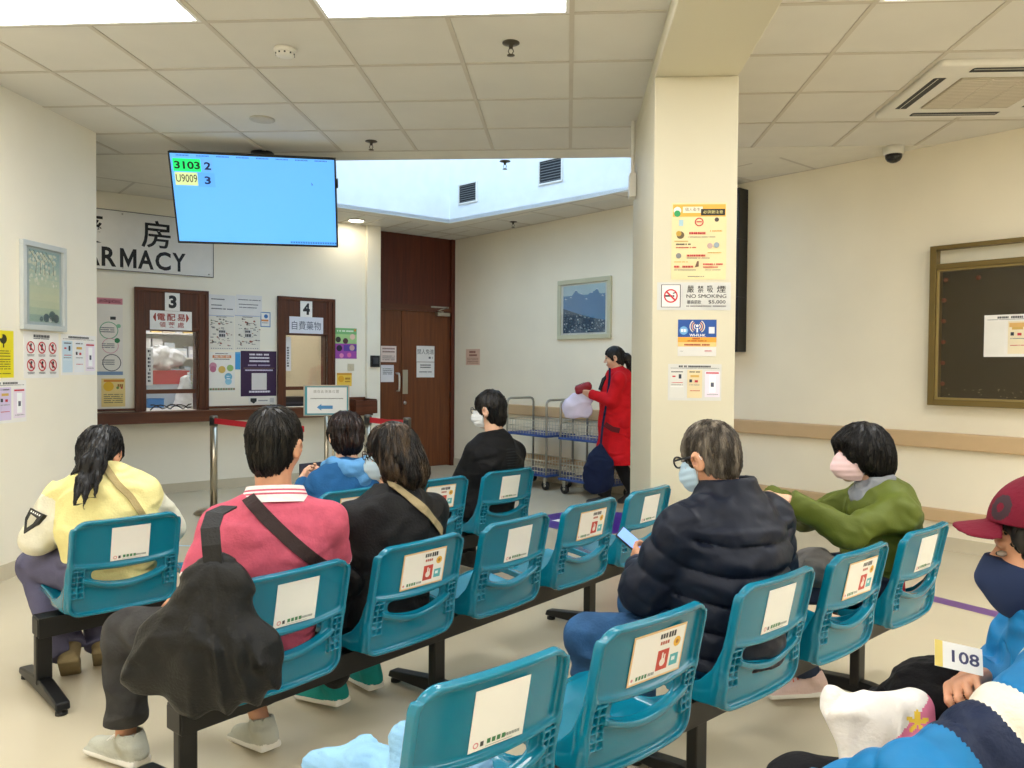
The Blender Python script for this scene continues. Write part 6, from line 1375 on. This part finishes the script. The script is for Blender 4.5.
# --- person in the maroon cap at the right edge
def p9():
    p = Person('person in a maroon cap and dark blue mask with a blue, cream and navy jacket', (.90,1.50), (-1,.12), (.01,-.04,.872), (.02,.005,1.005), hyaw=-22, hpitch=-6, sw=.18, skinm=SK, pel=(0,-.08,.48), hs=.99)
    p.S[-1] = V3((-.165,.075,.800)); p.E = {-1: V3((-.265,.29,.695)), 1: V3((.24,.0,.64))}; p.Wr = {-1: V3((-.17,.44,.60)), 1: V3((.105,.10,.735))}
    p.body(h=.0035, hands={-1: ((.35,.8,-.1),(.2,.1,-1),.6,.4), 1: ((-.80,.55,.12),(-.2,-.5,-.8),1.35,.6)})
    JB, JC, JN = CL('jacket_bright_blue', '#1673ab', .5, bump=.12, bscale=40), CL('jacket_cream', '#ddd6c4', .6), CL('jacket_dark_navy', '#17233f', .55)
    s = p.top(1.18, 1.28, hem=.42, h=.005, quilt=(.07,.007), armq=(.06,.009)); s.folds(.006, 14, 91)
    p.finish_top(s, hem=.43)
    u = unit(V3((0,.25,1))); a = p.neck+V3((0,0,-.02)); b = p.neck+u*.055; s.cap(a, b, .112, .100, .02); s.cap(a+u*.01, b+u*.1, .086, .088, 0, sub=True)
    sl, X, Y, Z = s._sub(b-.16, b+.16); e = (X-b[0])*u[0]+(Y-b[1])*u[1]+(Z-b[2])*u[2]; s.d[sl] = smax(s.d[sl], e-.012, .015)
    def mf(x, y, z):
        a, b = p.S[-1], p.E[-1]; dv = unit(b-a); band = (x-a[0])*dv[0]+(y-a[1])*dv[1]+(z-a[2])*dv[2]
        r = np.zeros(len(x), int); r[(band > .070) & (band < .125)] = 1; r[(band >= .125) & (band < .205)] = 2; return r
    sdf_obj(s, 'puffer_jacket', [JB, JC, JN], p.t, mf)
    m = MB(); m.tube([tuple(p.neck+V3((-.07,.065,.06))), tuple(p.neck+V3((-.075,.085,.02))), tuple(p.neck+V3((-.06,.115,-.04)))], .011, JC, 8); m.build('lining_edge', p.t)
    p.trousers('trousers', MATS['trousers_dark'], 1.05); p.shoe(-1, SOLED, SOLED, (0,1)); p.shoe(1, SOLED, SOLED, (0,1))
    p.hair(HM, .006, 'short', strands=300, slen=.03, amp=.002, face=(.105,-.030,.080,.10,.092), back=-.10)
    p.mask(mat('mask_navy', '#14264a', .85), z1=-.024, z0=-.122, big=True)
    # cap with curved brim
    CM_ = CL('cap_maroon', '#6e1228', .85); g = p.g; s = SDF(p.hc-.16, p.hc+.27, .0035)
    s.ell(g(0,-.010,.058), V3((.092,.108,.098)), p.HR, .01); s.ell(g(0,-.010,.048), V3((.085,.101,.094)), p.HR, 0, sub=True); s.cut(g(0,0,.060), p.HR@V3((0,.10,-1)))
    q1 = SDF(p.hc-.16, p.hc+.27, .0035); X, Y, Z = q1.ax[0][:,None,None]-p.hc[0], q1.ax[1][None,:,None]-p.hc[1], q1.ax[2][None,None,:]-p.hc[2]; I = p.HR.T
    hx = I[0,0]*X+I[0,1]*Y+I[0,2]*Z; hy = I[1,0]*X+I[1,1]*Y+I[1,2]*Z; hz = I[2,0]*X+I[2,1]*Y+I[2,2]*Z
    zb = .066-3.6*hx**2-.12*(hy-.08); rad = np.sqrt((hx/.078)**2+((hy-.080)/.076)**2); brim = smax(np.abs(hz-zb)-.003, np.maximum((rad-1)*.07, .07-hy), .003)
    s.d = smin(s.d, brim.astype(np.float32), .006); ec = g(-.050,.075,.100); co = sdf_obj(s, 'cap', [CM_, mat('cap_emblem', '#2b0d18', .7)], p.t, lambda x, y, z: ((np.hypot(np.hypot(x-ec[0], y-ec[1]), z-ec[2]) < .026) & (np.hypot(np.hypot(x-ec[0], y-ec[1]), z-ec[2]) > .010)).astype(int))
    m = MB(); m.lathe([(.009,0),(.008,.005),(.001,.008)], CM_, n=12); o = m.build('cap_button', co); o.location = g(0,-.008,.155)
    return p
P9_ = p9()
def p9_things():
    t = empty('number_ticket', l2w(P9_, (.045,.150,.795)), P9_.ang); tag(t, 'white numbered ticket held by the person in the maroon cap', 'ticket'); t.rotation_euler = (R(-38),R(8),R(-12))
    m = MB(); m.box(-.042,.042,0,.0008,-.026,.026,pc('#f4f1ea')); m.quad(-.042,-.028,-.026,.026,-.0004,pc('#e8d070')); add_text(m, '108', -.012, .036, -.012, .012, -.0006, pc('#4a4a6a'), .02); m.build('ticket_paper', t)
    s = SDF((-.30,-.20,.42), (.22,.30,.86), .006)
    s.ell((-.03,.05,.64), (.12,.10,.085), None, .04); s.ell((-.08,.08,.56), (.12,.12,.10), None, .05); s.ell((.02,.10,.56), (.10,.10,.08), None, .04)
    s.near(lambda x, y, z: .006*noise3(x*60, y*60, z*60, 3)+.008*noise3(x*22, y*22, z*22, 5))
    o = sdf_obj(s, 'fleece', [CL('fleece_black', '#070608', .95)]); o.location = l2w(P9_, (.19,.10,.02)); o.rotation_euler = (0,0,P9_.ang); tag(o, 'fluffy black fleece bundle on the lap below the numbered ticket', 'fleece')
    s = SDF((-.13,-.16,.42), (.13,.18,.72), .0035); s.rbox((0,.005,.60), (.040,.095,.075), .030, rotx(R(-8)), .02); s.cap((0,-.05,.52),(0,.03,.50),.055,.055,.03); s.cap((0,.06,.63),(.01,.085,.66),.035,.022,.02)
    s.folds(.011, 11, 35, (1,1.4,.6))
    star = [(0,.0)]
    def mf(x, y, z):
        r = np.zeros(len(x), int); r[(y+.9*(z-.62) < -.018)&(z > .54)&(z < .69)] = 1; dy, dz = y+.048, z-.640; a = np.arctan2(dy, dz); rr = np.hypot(dy, dz); r[rr < .022*(.62+.38*np.cos(5*a))] = 2; r[(z < .545) & (y > .02)] = 3; r[z < .50] = 3; return r
    o = sdf_obj(s, 'cloth_bag', [CL('cloth_white', '#ece6df'), CL('cloth_pink', '#e07d9c'), CL('cloth_yellow', '#eec94a'), CL('cloth_crimson', '#a8324f')], None, mf); o.location = l2w(P9_, (-.06,.285,.045)); o.rotation_euler = (0,R(8),P9_.ang); tag(o, 'white and pink cloth bag with a yellow star in front of the blue jacket', 'bag')
p9_things()

# --- pale blue knitted garment on the nearest seat
s = SDF((-.24,-.22,.36), (.26,.34,.66), .005)
s.cap((-.12,-.06,.43),(-.10,.14,.42),.055,.05,.04); s.cap((-.15,-.10,.44),(-.12,-.06,.54),.05,.035,.03); s.cap((.02,-.08,.44),(.06,.10,.42),.06,.04,.05); s.cap((-.14,.10,.43),(-.18,.22,.40),.045,.03,.03)
s.folds(.012, 9, 43); s.near(lambda x, y, z: .0015*np.sin(z*420+8*x))
o = sdf_obj(s, 'knitted_garment', [CL('knit_pale_blue', '#8fbde0')]); o.location = (-.296,1.780,0); o.rotation_euler = (0,0,R(45.5)); tag(o, 'pale blue knitted garment lying on the nearest teal seat', 'garment')
